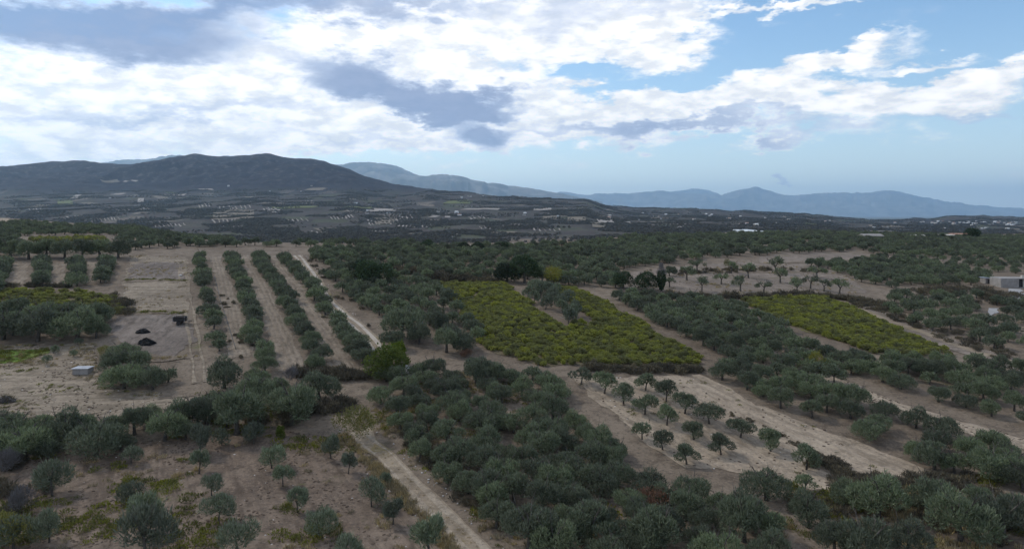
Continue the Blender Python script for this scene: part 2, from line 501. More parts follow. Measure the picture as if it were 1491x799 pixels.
M = dict(
    olive=leafmat('olive_leaves', (.070, .090, .053), (.172, .198, .120), (.2, .218, .16), .32),
    olive_young=leafmat('young_olive_leaves', (.072, .092, .056), (.19, .215, .14), (.21, .23, .175)),
    dark_leaf=leafmat('dark_evergreen_leaves', (.028, .042, .026), (.06, .08, .045), (.07, .09, .06)),
    far_leaf=leafmat('far_tree_leaves', (.07, .068, .055), (.125, .115, .098), (.1, .095, .085)),
    vine=leafmat('vine_leaves', (.155, .17, .05), (.25, .248, .085), (.205, .21, .08), .4),
    lime=leafmat('lime_green_leaves', (.06, .085, .02), (.13, .155, .04), (.11, .14, .045), .3),
    yellow=leafmat('yellowing_leaves', (.12, .13, .03), (.22, .2, .06), (.18, .17, .07), .3),
    weed=leafmat('weed_leaves', (.095, .105, .028), (.19, .185, .055), (.15, .15, .05), .25),
    straw=leafmat('dry_straw', (.22, .17, .09), (.38, .31, .18), (.3, .25, .15), .2),
    scrub=leafmat('brown_scrub_twigs', (.08, .07, .05), (.155, .13, .09), (.13, .12, .09), .15),
    grey_twig=leafmat('grey_bare_twigs', (.10, .095, .095), (.18, .17, .17), (.15, .14, .14), .1),
    rust=leafmat('rusty_brown_leaves', (.10, .06, .045), (.17, .11, .08), (.15, .11, .09), .2),
    bark=plain('olive_bark', (.06, .052, .045), (.13, .115, .10), 3., .95, .8, .05, .1),
    bleached=plain('bleached_wood', (.2, .18, .165), (.36, .33, .30), 3., .9, .6, .04, .1),
    ground=soil('plateau_earth', (.14, .108, .08), (.2, .158, .118), (.12, .115, .055), .36),
    lower=soil('foreground_earth', (.135, .10, .075), (.225, .172, .13), (.105, .10, .04), .41, R(118), 1.6),  # earth colour darkened to carry the cloud shadow over the foreground
    tilled=soil('tilled_pale_earth', (.285, .225, .165), (.365, .295, .22), None, 0, R(118), 1.4, (.12, .1, .08)),
    tilled_left=soil('tilled_brown_earth', (.21, .168, .124), (.29, .236, .175), (.17, .15, .08), .38, R(5), 1.5, (.11, .09, .075)),
    alley=soil('harrowed_alley_earth', (.20, .158, .118), (.27, .22, .168), None, 0, R(115), 1.0, (.12, .1, .08)),
    yard=soil('burnt_yard_earth', (.15, .122, .102), (.215, .178, .15), None, 0, R(96), 2.6, (.07, .06, .055)),
    grass=soil('green_grass_patch', (.12, .14, .04), (.16, .19, .05), (.1, .16, .03), .5),
    vinesoil=soil('vineyard_earth', (.13, .105, .065), (.18, .145, .09), (.14, .15, .03), .42),
    rut_low=soil('brown_rut_earth', (.26, .21, .155), (.34, .285, .22), None, 0, None, 1, (.14, .115, .09), .9),
    track=soil('track_earth', (.215, .168, .12), (.29, .235, .17), (.19, .15, .075), .45, None, 1, (.2, .17, .14), .9),
    rut=soil('rut_earth', (.36, .31, .255), (.46, .40, .335), None, 0, None, 1, (.3, .26, .22), .9),
    stony=soil('stony_earth', (.18, .145, .115), (.26, .21, .17), (.13, .11, .07), .42, R(8), 3.5, (.12, .1, .085), 1.),
    red=soil('red_earth', (.23, .14, .10), (.32, .22, .17), (.1, .1, .05), .42, R(20), 2.2, (.09, .06, .05)),
    concrete=plain('poured_concrete', (.25, .24, .23), (.34, .33, .32), 1., .8),
    render=plain('grey_wall_render', (.22, .2, .185), (.3, .28, .26), .8, .9),
    white=plain('white_render', (.66, .65, .63), (.78, .77, .75), .4, .85),
    cream=plain('cream_render', (.42, .385, .34), (.52, .48, .43), .4, .85),
    tile=plain('terracotta_roof', (.30, .15, .10), (.40, .23, .16), 1., .85),
    porch_shade=plain('painted_porch_shade', (.018, .018, .02), (.03, .03, .032), 2., .8),  # near-black colour stands in for shade inside the porch
    glass=plain('window_glass', (.02, .025, .03), (.035, .04, .05), 2., .15, 0, .01, .5),
    blue_sheet=plain('blue_grey_roof_sheet', (.25, .3, .38), (.42, .46, .52), 1.2, .5),
    black=plain('charred_black', (.006, .006, .007), (.018, .017, .017), 3., .85, .8, .1, .2),
    iron=plain('rusty_dark_iron', (.025, .022, .022), (.06, .05, .045), 4., .7),
    clod=plain('dark_clod_earth', (.075, .055, .04), (.14, .105, .08), 3., .95, .5, .05, .1),
    pipe=plain('black_plastic_pipe', (.015, .015, .016), (.03, .03, .03), 4., .5),
    galv=plain('galvanised_sheet', (.34, .35, .37), (.46, .47, .5), 1.5, .45),
    stone=plain('pale_limestone', (.42, .39, .36), (.6, .57, .53), 2., .9, .8, .08),
    greenhouse=plain('greenhouse_film', (.42, .45, .46), (.52, .55, .56), .1, .4),
)

# ------------------------------------------------------------------ ground sheets
def ring(pts, step=1.5, jit=.35):
    P_ = []
    n = len(pts)
    for i in range(n):
        a, c = np.array(pts[i]), np.array(pts[(i + 1) % n])
        L = np.linalg.norm(c - a); k = max(1, int(L / step))
        nr = np.array([-(c - a)[1], (c - a)[0]]) / max(L, 1e-6)
        for t in range(k):
            q_ = a + (c - a) * t / k
            j = jit * 2.2 * float(fbm(q_[0] / 3.1, q_[1] / 3.1, 3, 40)) if jit else 0
            P_.append(q_ + nr * j)
    return np.array(P_)

def sheet(name, poly, mat, lift, cell=2.5, jit=.5, label=None, cat=None, kind='structure', step=1.5, skirt=True):
    rg = ring(poly, step, jit)
    lo, hi = rg.min(0), rg.max(0)
    cell = max(cell, math.sqrt((hi[0] - lo[0]) * (hi[1] - lo[1]) / 12000))
    gx, gy = np.meshgrid(np.arange(lo[0], hi[0], cell), np.arange(lo[1], hi[1], cell))
    gx = gx.ravel() + RNG.uniform(-.2, .2, gx.size) * cell; gy = gy.ravel() + RNG.uniform(-.2, .2, gy.size) * cell
    ok = inside(rg, gx, gy)
    gx, gy = gx[ok], gy[ok]
    if len(gx):
        dd = segdist(np.vstack([rg, rg[:1]]), gx, gy)
        gx, gy = gx[dd > cell * .45], gy[dd > cell * .45]
    vs = [Vector((float(p[0]), float(p[1]))) for p in rg] + [Vector((float(a), float(c))) for a, c in zip(gx, gy)]
    n = len(rg)
    res = mgeo.delaunay_2d_cdt(vs, [(i, (i + 1) % n) for i in range(n)], [], 1, 1e-4)
    v2 = np.array([(p.x, p.y) for p in res[0]])
    z = zt(v2[:, 0], v2[:, 1]) + lift
    V = [(float(a), float(c), float(e)) for (a, c), e in zip(v2, z)]
    Fs = []
    for f in res[2]:
        f = list(f)
        a, c, e = (v2[i] for i in f[:3])
        if (c[0] - a[0]) * (e[1] - a[1]) - (c[1] - a[1]) * (e[0] - a[0]) < 0: f.reverse()
        Fs.append(f)
    o = link(name, mesh(name, V, Fs, mat, True))
    return tag(o, label, cat, None, kind)

def smooth_line(pts, step=1.5):
    pts = np.array(pts, float)
    s = np.concatenate([[0], np.cumsum(np.hypot(*np.diff(pts, axis=0).T))])
    q_ = np.arange(0, s[-1], step)
    return np.stack([pchip(s, pts[:, 0], q_), pchip(s, pts[:, 1], q_)], 1)

def ribbon(name, pts, width, mat, lift, nw=6, off=0., jit=.25, parent=None, kind='structure', label=None):
    L = smooth_line(pts)
    t = np.gradient(L, axis=0); t /= np.linalg.norm(t, axis=1)[:, None] + 1e-9
    nr = np.stack([-t[:, 1], t[:, 0]], 1)
    V, Fs = [], []
    for i, (p, n_) in enumerate(zip(L, nr)):
        wl = width / 2 + jit * 2 * float(vnoise(i * .35, 1.3, 8)); wr = width / 2 + jit * 2 * float(vnoise(i * .35, 7.3, 9))
        for k in range(nw + 1):
            s = -wl + (wl + wr) * k / nw
            q_ = p + n_ * (s + off)
            V.append((q_[0], q_[1], Z(q_[0], q_[1]) + lift))
    for i in range(len(L) - 1):
        for k in range(nw):
            a = i * (nw + 1) + k
            Fs.append([a, a + nw + 1, a + nw + 2, a + 1])
    o = link(name, mesh(name, V, Fs, mat, True), parent)
    if kind: o['kind'] = kind
    if label: o['label'] = label
    return o

# near ground: one sheet from behind the camera to the valley floor
xs = np.unique(np.concatenate([np.arange(-1700, -420, 12.), np.arange(-420, 421, 3.), np.arange(432, 1700, 12.)]))
ys = np.unique(np.concatenate([np.arange(-400, 30, 12.), np.arange(30, 440, 2.5), np.arange(440, 1320, 7.)]))
gx, gy = np.meshgrid(xs, ys)
zz = zt(gx, gy)
nx_, ny_ = len(xs), len(ys)
ii = (np.arange(ny_ - 1)[:, None] * nx_ + np.arange(nx_ - 1)[None]).ravel()
link('ground', mesh('ground', np.stack([gx, gy, zz], -1).reshape(-1, 3), np.stack([ii, ii + 1, ii + nx_ + 1, ii + nx_], 1), M['ground'], True))['kind'] = 'structure'

# far slopes and the dark mountain
def hill_mat():
    m_, q = newmat('far_hillside')
    p = pos(q)
    pf = q.vm('MULTIPLY', p, (1, 1, 0))
    wob = q.vm('ADD', pf, q.vm('SCALE', q.noise(pf, .006, 3, out='Color'), scale=60.))
    vo = q.n('ShaderNodeTexVoronoi'); q.put(vo.inputs['Vector'], q.mapping(wob, sc=(1, .55, 1), rot=(0, 0, .4))); vo.inputs['Scale'].default_value = .0125
    rnd = q.n('ShaderNodeSeparateColor'); q.put(rnd.inputs[0], vo.outputs['Color'])
    n1_ = q.noise(p, .012, 5, .65); n2_ = q.noise(p, .09, 4, .7)
    col = q.mix(q.ss(n1_, .35, .65), (.054, .044, .044), (.078, .063, .060))  # soil leans purple, some haze tint put into its colour
    col = q.mix(q.ss(rnd.outputs[0], .55, 1.), col, (.085, .073, .062))
    col = q.mix(q.ss(rnd.outputs[1], .85, .95, 0, .5), col, (.09, .10, .05))
    col = q.mix(q.m('MULTIPLY', q.ss(rnd.outputs[2], .93, .96), .55), col, (.30, .25, .2))
    col = q.mix(q.m('MULTIPLY', q.ss(n2_, .46, .6), .75), col, (.04, .05, .035))
    sepz = q.n('ShaderNodeSeparateXYZ'); q.put(sepz.inputs[0], p)
    rock = q.m('MULTIPLY', q.ss(sepz.outputs[2], 150, 330), q.ss(q.noise(p, .02, 6, .7), .5, .68))
    col = q.mix(q.ss(sepz.outputs[2], 120, 230), col, q.mix(q.ss(n2_, .4, .62), (.030, .025, .033), (.018, .017, .022)))  # dark scrub with a purple cast, haze tint painted in
    col = q.mix(q.m('MULTIPLY', rock, .55), col, (.15, .14, .13))
    return finish(m_, q, col, .95, n2_, .5, 3., .05)
M['hill'] = hill_mat()
us = np.linspace(-1.25, 1.25, 760)
yr = np.exp(np.concatenate([np.linspace(math.log(1290), math.log(3600), 170), np.linspace(math.log(3600), math.log(8800), 170)[1:]]))
gu, gyy = np.meshgrid(us, yr)
gxx = gu * gyy
zz = zt(gxx, gyy)
nx_, ny_ = len(us), len(yr)
ii = (np.arange(ny_ - 1)[:, None] * nx_ + np.arange(nx_ - 1)[None]).ravel()
link('hills', mesh('hills', np.stack([gxx, gyy, zz], -1).reshape(-1, 3), np.stack([ii, ii + 1, ii + nx_ + 1, ii + nx_], 1), M['hill'], True))['kind'] = 'structure'
# the plain beyond, out to the horizon
M['plain'] = plain('coastal_plain_earth', (.08, .075, .055), (.14, .125, .1), .0006, .95, 0, .1, .1)
V = [(-56000, 8300, -72), (56000, 8300, -72), (56000, 51000, -90), (-56000, 51000, -90), (-56000, -3500, -95), (56000, -3500, -95), (-56000, 8300, -95), (56000, 8300, -95)]
link('coastal_plain', mesh('coastal_plain', V, [[4, 5, 7, 6], [0, 1, 2, 3]], M['plain']))['kind'] = 'structure'

# distant mountain ranges
def mt_mat():
    m_, q = newmat('distant_mountain')
    p = pos(q)
    n_ = q.noise(p, .0016, 6, .65)
    return finish(m_, q, q.mix(q.ss(n_, .4, .62), (.13, .13, .12), (.23, .22, .2)), .95, None, spec=.05)  # limestone tones raised so the colour carries some of the haze paleness
M['mount'] = mt_mat()
def mountain(pts, D, depth, seed, rough, basez=-90.):
    px = np.array([p[0] for p in pts], float); py = np.array([p[1] for p in pts], float)
    n = max(120, int((px[-1] - px[0]) / 1.2)); m_ = 46
    uq = np.linspace(px[0], px[-1], n)
    crest = ZC - (pchip(px, py, uq) + 2.6 * np.abs(fbm(uq / 20, uq * 0 + seed, 4, seed, .6)) - .6 - HY) * D / F
    V = []
    for k in range(m_):
        t = k / (m_ - 1)                                   # 0 foot in front, crest at .6, far foot at 1
        yk = D + (t - .6) * depth
        s = (t / .6) if t <= .6 else (1 - t) / .4
        for i in range(n):
            x = (uq[i] - CX) / F * yk
            e = min(i, n - 1 - i) / (n * .06)
            hgt = crest[i] - basez
            r_ = float(0)
            V.append([x, yk, s, hgt, e])
    V = np.array(V)
    x, y, s, hgt, e = V.T
    rr = ridged(x / (depth * .35) , y / (depth * .35), 5, seed, .55)
    sh = s ** 1.15
    z = basez + hgt * np.clip(sh + rough * rr * s * (1 - s) * 1.6 - rough * .8 * s * (1 - s), 0, np.maximum(s, 1e-4) ** .4) * np.clip(e, 0, 1) ** .8
    z = z + hgt * .03 * fbm(x / (depth * .03), y / (depth * .03), 3, seed + 9) * s * (1 - s)
    ii = (np.arange(m_ - 1)[:, None] * n + np.arange(n - 1)[None]).ravel()
    o = link('mountain', mesh('mountain', np.stack([x, y, z], 1), np.stack([ii, ii + 1, ii + n + 1, ii + n], 1), M['mount'], True))
    o['kind'] = 'structure'
mountain([(60, 262), (120, 246), (145, 238), (180, 233), (215, 232), (240, 227), (262, 225), (285, 233), (330, 246), (380, 262)], 20000, 8000, 3, .5)
mountain([(270, 250), (310, 229), (335, 226.5), (352, 226.5), (372, 232), (430, 255)], 21500, 8000, 13, .5)
mountain([(430, 262), (495, 239), (520, 236), (550, 237.5), (577, 242), (605, 254), (640, 262), (700, 285)], 22000, 8000, 23, .5)
mountain([(500, 268), (545, 250), (572, 252), (610, 256), (650, 254), (668, 256), (692, 263), (740, 269), (800, 279), (845, 287), (900, 300)], 19500, 7000, 33, .55)
mountain([(760, 296), (800, 284), (820, 279), (848, 283.5), (880, 281), (908, 281.5), (935, 279), (962, 278), (1000, 281), (1048, 283), (1075, 277), (1100, 272), (1117, 276.5), (1150, 284.5), (1200, 281), (1268, 279.5), (1295, 277.5), (1330, 284), (1380, 293), (1440, 300), (1520, 305), (1640, 313)], 37000, 9000, 43, .5)
mountain([(930, 296), (985, 278), (1010, 274.5), (1030, 277), (1080, 296)], 44000, 8000, 53, .5)

# ------------------------------------------------------------------ tracks and fields
T1 = GP([(432, 372), (442, 384), (455, 402), (478, 440), (500, 460), (522, 477), (541, 497), (553, 514)])
T2 = GP([(520, 628), (540, 645), (575, 680), (600, 705), (640, 745), (670, 772), (705, 812), (760, 880)])
T3 = GP([(1232, 443), (1262, 455), (1300, 470), (1350, 487), (1400, 506), (1470, 527), (1530, 545)])
T4 = GP([(1484, 421), (1474, 430), (1466, 440)])
T5 = GP([(1446, 449), (1440, 456), (1432, 464)])
PALE = GP([(828, 548), (900, 549), (1014, 546), (1060, 566), (1100, 590), (1180, 618), (1270, 650), (1362, 692), (1300, 698), (1245, 712), (1180, 715), (1110, 690), (1000, 680), (950, 650), (925, 628), (880, 590)])
BANK = GP([(1022, 588), (1080, 606), (1140, 634), (1195, 668), (1240, 690), (1300, 700)])
V1 = GP([(640, 414), (735, 413), (775, 445), (818, 476), (868, 471), (800, 421), (838, 419), (905, 455), (960, 487), (1022, 521), (1016, 532), (900, 531), (792, 533), (745, 520), (712, 510)])
V2 = GP([(1078, 437), (1195, 433), (1235, 446), (1300, 478), (1392, 517), (1330, 519), (1270, 514), (1200, 490), (1140, 470)])
V3 = GP([(-40, 424), (110, 424), (172, 434), (180, 455), (110, 455), (-40, 455)])
V4 = GP([(45, 348), (150, 346), (158, 351), (45, 353)])
YARD = GP([(172, 456), (262, 456), (276, 470), (280, 505), (250, 520), (200, 520), (166, 505), (160, 478)])
YARD2 = GP([(190, 372), (270, 374), (275, 400), (272, 455), (178, 455), (182, 405)])
LEFT = GP([(-60, 504), (140, 500), (142, 560), (230, 572), (330, 568), (360, 575), (300, 590), (160, 606), (60, 612), (-60, 632)])
FIELD = GP([(-80, 690), (60, 664), (230, 640), (330, 633), (420, 628), (505, 640), (545, 690), (600, 745), (650, 800), (700, 880), (-120, 900)])
STRIP = GP([(1190, 545), (1225, 552), (1300, 583), (1400, 615), (1500, 640), (1500, 656), (1400, 628), (1290, 592), (1180, 556)])
STONY = GP([(905, 398), (985, 388), (1085, 382), (1180, 385), (1230, 400), (1265, 425), (1180, 432), (1070, 432), (960, 428), (905, 420)])
STONY2 = GP([(1105, 374), (1180, 366), (1255, 369), (1265, 377), (1180, 382), (1110, 385)])
REDF = GP([(752, 357), (830, 348.5), (900, 347.5), (890, 354), (830, 357), (770, 361)])
GRASS = GP([(-30, 512), (70, 507), (72, 514), (30, 527), (-30, 532)])
TANF = GP([(-40, 316), (28, 318), (10, 324), (-40, 327)])
ROWTOPS = [((288, 374), (318, 535)), ((334, 374), (385, 540)), ((374, 376), (466, 537)), ((415, 380), (528, 530))]

for nm, poly, mt, lift in (('field', LEFT, 'tilled_left', .05), ('field', FIELD, 'lower', .05), ('field', PALE, 'tilled', .05), ('field', STRIP, 'tilled', .06),
                           ('field', STONY, 'stony', .05), ('field', STONY2, 'stony', .06), ('field', REDF, 'red', .08), ('field', YARD, 'yard', .07), ('field', YARD2, 'tilled_left', .05),
                           ('vineyard_ground', V1, 'vinesoil', .05), ('vineyard_ground', V2, 'vinesoil', .05), ('vineyard_ground', V3, 'vinesoil', .05),
                           ('field', GP([(192, 384), (262, 381), (269, 407), (186, 408)]), 'yard', .08), ('grass_patch', GRASS, 'grass', .09), ('field', TANF, 'tilled', .1)):
    sheet(nm, poly, M[mt], lift, step=1.2 if lift < .1 else 2., jit=1.3 if mt == 'yard' else .6)
# pale harrowed alleys between the four rows by the upper track
for a, c in (((312, 374), (352, 520)), ((354, 372), (425, 540)), ((394, 372), (500, 540))):
    A = GP([(a[0] - 6, a[1]), (a[0] + 9, a[1]), (c[0] + 22, c[1]), (c[0] - 17, c[1])])
    sheet('field', A, M['alley'], .05, jit=.5)
sheet('field', GP([(20, 384), (42, 384), (38, 414), (6, 414)]), M['alley'], .05)
sheet('field', GP([(76, 384), (96, 384), (95, 414), (72, 414)]), M['alley'], .05)
sheet('field', GP([(124, 382), (146, 382), (134, 412), (122, 412)]), M['alley'], .05)
for bp in ([(985, 400), (1080, 396), (1180, 397), (1250, 402)], [(930, 429), (1040, 431), (1180, 430), (1262, 436)], [(1105, 384), (1180, 381), (1262, 377)], [(178, 456), (225, 455), (268, 457)], [(186, 409), (230, 408), (272, 410)], [(204, 522), (245, 521), (284, 520)], [(235, 574), (290, 570), (345, 571)]):
    ribbon('earth_bank', GP(bp), 3.0, M['ground'], .12, 5, 0, 1.0)
ribbon('dirt_track', T1, 3.5, M['track'], .09)
for o_ in (-.8, .8): ribbon('wheel_rut', T1, .75, M['rut'], .105, 2, o_, .12)
ribbon('dirt_track', T2, 2.9, M['track'], .09, jit=.6)
for o_ in (-.85, .85): ribbon('wheel_rut', T2, .6, M['rut_low'], .105, 2, o_, .4)
for path in (GP([(265, 380), (269, 420), (276, 460), (285, 510), (293, 558)]),):
    for o_ in (-.8, .8): ribbon('wheel_rut', path, .5, M['tilled_left'], .1, 2, o_, .3)
ribbon('stony_path', T3, 6.5, M['stony'], .10, 8, 0, .9)
ribbon('stony_path', T3, 2.2, M['track'], .12, 4, .4, .35)
sheet('driveway', GP([(1468, 420), (1488, 421), (1491, 436), (1480, 441), (1467, 439)]), M['concrete'], .1, jit=.6)
sheet('driveway', GP([(1440, 449), (1453, 449), (1450, 456), (1440, 464), (1434, 462), (1441, 455)]), M['concrete'], .1, jit=.4)

# ------------------------------------------------------------------ foliage
def cards(c, axis, width_dir, L, W):
    """diamond leaves: base, two flanks, tip"""
    n = len(c)
    ax = axis * L[:, None]; wd = width_dir * W[:, None]
    V = np.stack([c, c + ax * .45 + wd, c + ax, c + ax * .45 - wd], 1).reshape(-1, 3)
    Fs = np.arange(n * 4).reshape(n, 4)
    return V, Fs
def unit(v): return v / (np.linalg.norm(v, axis=-1, keepdims=True) + 1e-9)

def crown(seed, R_, z0, z1, n, L=.32, W=.055, nl=16, up=.55, lump=(.30, .5), flat=1., inner=.16, droop=.3):
    g = np.random.default_rng(seed)
    H = z1 - z0
    th = g.uniform(0, 2 * np.pi, nl); rr = R_ * np.sqrt(g.uniform(.03, .62, nl))
    lr = R_ * g.uniform(*lump, nl)
    # dome: high in the middle, lower at the rim
    cz = z0 + H * (.10 + .54 * (1 - (rr / R_) ** 2) + g.uniform(-.12, .14, nl))
    lc = np.stack([rr * np.cos(th), rr * np.sin(th), cz], 1)
    sq = np.clip(H / (1.85 * R_), .55, 1.25)
    k = g.choice(nl, n * 3, p=lr ** 2 / (lr ** 2).sum())
    dr = unit(g.normal(size=(n * 3, 3)) + np.array([0, 0, .25]))
    rad = np.where(g.random(n * 3) < inner, g.uniform(.3, .85, n * 3), g.uniform(.82, 1.06, n * 3))
    rad = np.where(g.random(n * 3) < .2, rad * g.uniform(1.0, 1.45, n * 3), rad)
    p = lc[k] + dr * (lr[k] * rad)[:, None] * np.array([1, 1, sq * flat])
    # drop those buried deep in other lumps
    keep = np.ones(len(p), bool)
    for i in range(nl):
        q_ = (p - lc[i]) / (lr[i] * np.array([1, 1, sq * flat]))
        keep &= ~((np.linalg.norm(q_, axis=1) < .72) & (k != i) & (g.random(len(p)) < .9))
    keep &= p[:, 2] > z0 - .1 * H
    p, dr = p[keep][:n], dr[keep][:n]
    ax = unit(dr * .8 + np.array([0, 0, up]) + g.normal(size=p.shape) * .45 - np.array([0, 0, droop]) * (dr[:, 2:3] < 0))
    wd = unit(np.cross(ax, g.normal(size=p.shape)))
    return cards(p - ax * L * .4, ax, wd, L * g.uniform(.55, 1.25, len(p)), W * g.uniform(.7, 1.3, len(p)))

def trunk(seed, h, r0, spread, nl=4, bare=False):
    g = random.Random(seed)
    m_ = MB()
    lean = (g.uniform(-.25, .25), g.uniform(-.25, .25))
    m_.tube([(0, 0, -.25), (lean[0] * .2, lean[1] * .2, h * .1), (lean[0] * .6, lean[1] * .6, h * .28), (lean[0], lean[1], h * .42)], [r0 * 1.5, r0 * 1.1, r0 * .85, r0 * .9], 7)
    for i in range(nl):
        a = 6.283 * (i + g.uniform(-.25, .25)) / nl
        s = spread * g.uniform(.7, 1.1)
        e = (lean[0] + math.cos(a) * s, lean[1] + math.sin(a) * s, h * g.uniform(.75, .95))
        md = (lean[0] + math.cos(a) * s * .4, lean[1] + math.sin(a) * s * .4, h * g.uniform(.52, .62))
        m_.tube([(lean[0], lean[1], h * .36), md, e], [r0 * .62, r0 * .42, r0 * .14], 5)
        for j in range(2 if not bare else 4):
            a2 = a + g.uniform(-1, 1)
            f = g.uniform(.3, 1.)
            q_ = [md[t] + (e[t] - md[t]) * f for t in range(3)]
            m_.tube([q_, (q_[0] + math.cos(a2) * spread * .45, q_[1] + math.sin(a2) * spread * .45, q_[2] + h * g.uniform(.08, .25))], [r0 * .2, r0 * .06], 4)
    return m_

class Kind:
    """one sort of plant: crown and trunk meshes in several variants, plus a joined mesh for far copies"""
    def __init__(self, name, leaf, bark='bark'):
        self.name, self.var, self.leaf, self.bark = name, [], M[leaf], M[bark]
    def add(self, cv, tr, far_cv=None):
        me_c = mesh('crown', cv[0], cv[1], self.leaf)
        me_t = mesh('trunk', tr.v, tr.f, self.bark, True) if tr else None
        fv, ff = far_cv if far_cv is not None else cv
        V = fv.tolist(); Fs = ff.tolist(); n = len(V)
        if tr:
            V = V + [list(v) for v in tr.v]; Fs = Fs + [[i + n for i in f] for f in tr.f]
        me_f = mesh('far_' + self.name, V, Fs, [self.leaf, self.bark], False)
        if tr:
            mi = [0] * len(ff) + [1] * len(tr.f)
            me_f.polygons.foreach_set('material_index', mi)
        self.var.append((me_c, me_t, me_f))

olive = Kind('olive', 'olive')
for s in range(6):                        # wide old olives, 5 m across
    rr_ = 2.5 * (1, .95, 1.05, .9, 1.1, 1.0)[s]
    hh = (3.9, 4.2, 3.7, 4.4, 3.8, 4.1)[s]
    z0 = (.2, .3, .15, .35, .1, .3)[s]
    a = dict(R_=rr_, z0=z0, z1=hh, nl=(24, 27, 22, 25, 28, 23)[s], up=.85, lump=(.17, .40))
    olive.add(crown(100 + s, n=4300, L=.40, W=.045, **a), trunk(s, hh, .2, 1.3), crown(200 + s, n=1100, L=.6, W=.105, **a))
young = Kind('young_olive', 'olive_young')
for s in range(4):                        # young, upright, feathery, 3 m across
    a = dict(R_=1.5 * (1, .85, 1.1, .95)[s], z0=.3, z1=(3.6, 3.9, 3.3, 3.5)[s], nl=(11, 9, 12, 10)[s], up=1.1, lump=(.3, .5), inner=.3)
    young.add(crown(300 + s, n=1900, L=.42, W=.036, **a), trunk(30 + s, 3.3, .085, .7), crown(320 + s, n=700, L=.55, W=.07, **a))
pruned = Kind('pruned_olive', 'olive')
for s in range(4):                        # neat small crowns on a clear stem, 3.2 m across
    a = dict(R_=1.6 * (1, 1.05, .95, 1.1)[s], z0=.65, z1=(3.0, 2.9, 3.2, 2.95)[s], nl=(13, 12, 14, 15)[s], up=.6, lump=(.28, .42))
    pruned.add(crown(400 + s, n=2600, L=.3, W=.045, **a), trunk(40 + s, 2.9, .11, .9), crown(420 + s, n=700, L=.45, W=.08, **a))
dense = Kind('dense_tree', 'dark_leaf')
for s in range(3):
    a = dict(R_=2.6, z0=.2, z1=(4.6, 5.2, 4.0)[s], nl=18, up=.5, lump=(.3, .5))
    dense.add(crown(500 + s, n=4200, L=.34, W=.07, **a), trunk(50 + s, 4.2, .2, 1.2), crown(520 + s, n=900, L=.6, W=.13, **a))
def shrubs(name, leaf, n_, L_, W_, hh=1.4, rr_=1.2, k=3, up=.9, bark='bark', inner=.35, seed=600, far_n=None):
    kd = Kind(name, leaf, bark)
    for s in range(k):
        a = dict(R_=rr_ * (1, .85, 1.15)[s % 3], z0=0., z1=hh * (1, 1.15, .85)[s % 3], nl=8, up=up, lump=(.34, .56), inner=inner)
        kd.add(crown(seed + s, n=n_, L=L_, W=W_, **a), None, crown(seed + 20 + s, n=far_n or n_ // 3, L=L_ * 1.5, W=W_ * 1.8, **a))
    return kd
scrub = shrubs('scrub', 'scrub', 1000, .42, .026, seed=600)
vine = shrubs('vine', 'vine', 560, .22, .085, 1.15, .92, 4, .7, seed=640, far_n=230)
weedk = shrubs('weed', 'weed', 200, .24, .035, .32, .95, 3, .8, seed=680, far_n=60)
strawk = shrubs('straw', 'straw', 120, .34, .02, .45, .6, 3, 1.3, seed=700, far_n=60)
limek = shrubs('lime_bush', 'lime', 3200, .3, .08, 4.4, 2.2, 2, .6, seed=720)
yelk = shrubs('yellow_tree', 'yellow', 1500, .26, .055, 4.2, 2.3, 2, .7, inner=.6, seed=740)
greyk = shrubs('grey_bush', 'grey_twig', 1500, .6, .016, 2.6, 1.5, 2, 1.3, inner=.5, seed=760)
rustk = shrubs('rust_bush', 'rust', 1500, .3, .04, 2.2, 1.7, 2, .8, inner=.4, seed=780)
barek = Kind('bare_olive', 'olive', 'bark')
for s in range(3):
    a = dict(R_=1.6, z0=.8, z1=3.0, nl=9, up=.8, lump=(.2, .34), inner=.4)
    barek.add(crown(800 + s, n=650, L=.36, W=.05, **a), trunk(80 + s, 2.7, .13, 1.1, 4, True), crown(820 + s, n=200, L=.5, W=.08, **a))

def proj(x, y, z): return CX + F * x / y, HY - F * (z - ZC) / y

USED = {}
def plant(kd, x, y, sc, label, cat, name, group=None, v=None, rz=None, far=False, zoff=0.):
    v = random.randrange(len(kd.var)) if v is None else v % len(kd.var)
    rz = random.uniform(0, 6.283) if rz is None else rz
    me_c, me_t, me_f = kd.var[v]
    loc = (float(x), float(y), Z(x, y) + zoff)
    if far or me_t is None:
        o = link(name, me_f if far else me_c, None, loc, rz, sc)
    else:
        o = empty(name, loc, rz, sc)
        link('crown', me_c, o); link('trunk', me_t, o)
    o.scale = (sc * random.uniform(.92, 1.08), sc * random.uniform(.92, 1.08), sc * random.uniform(.92, 1.1))
    return tag(o, label, cat, group)

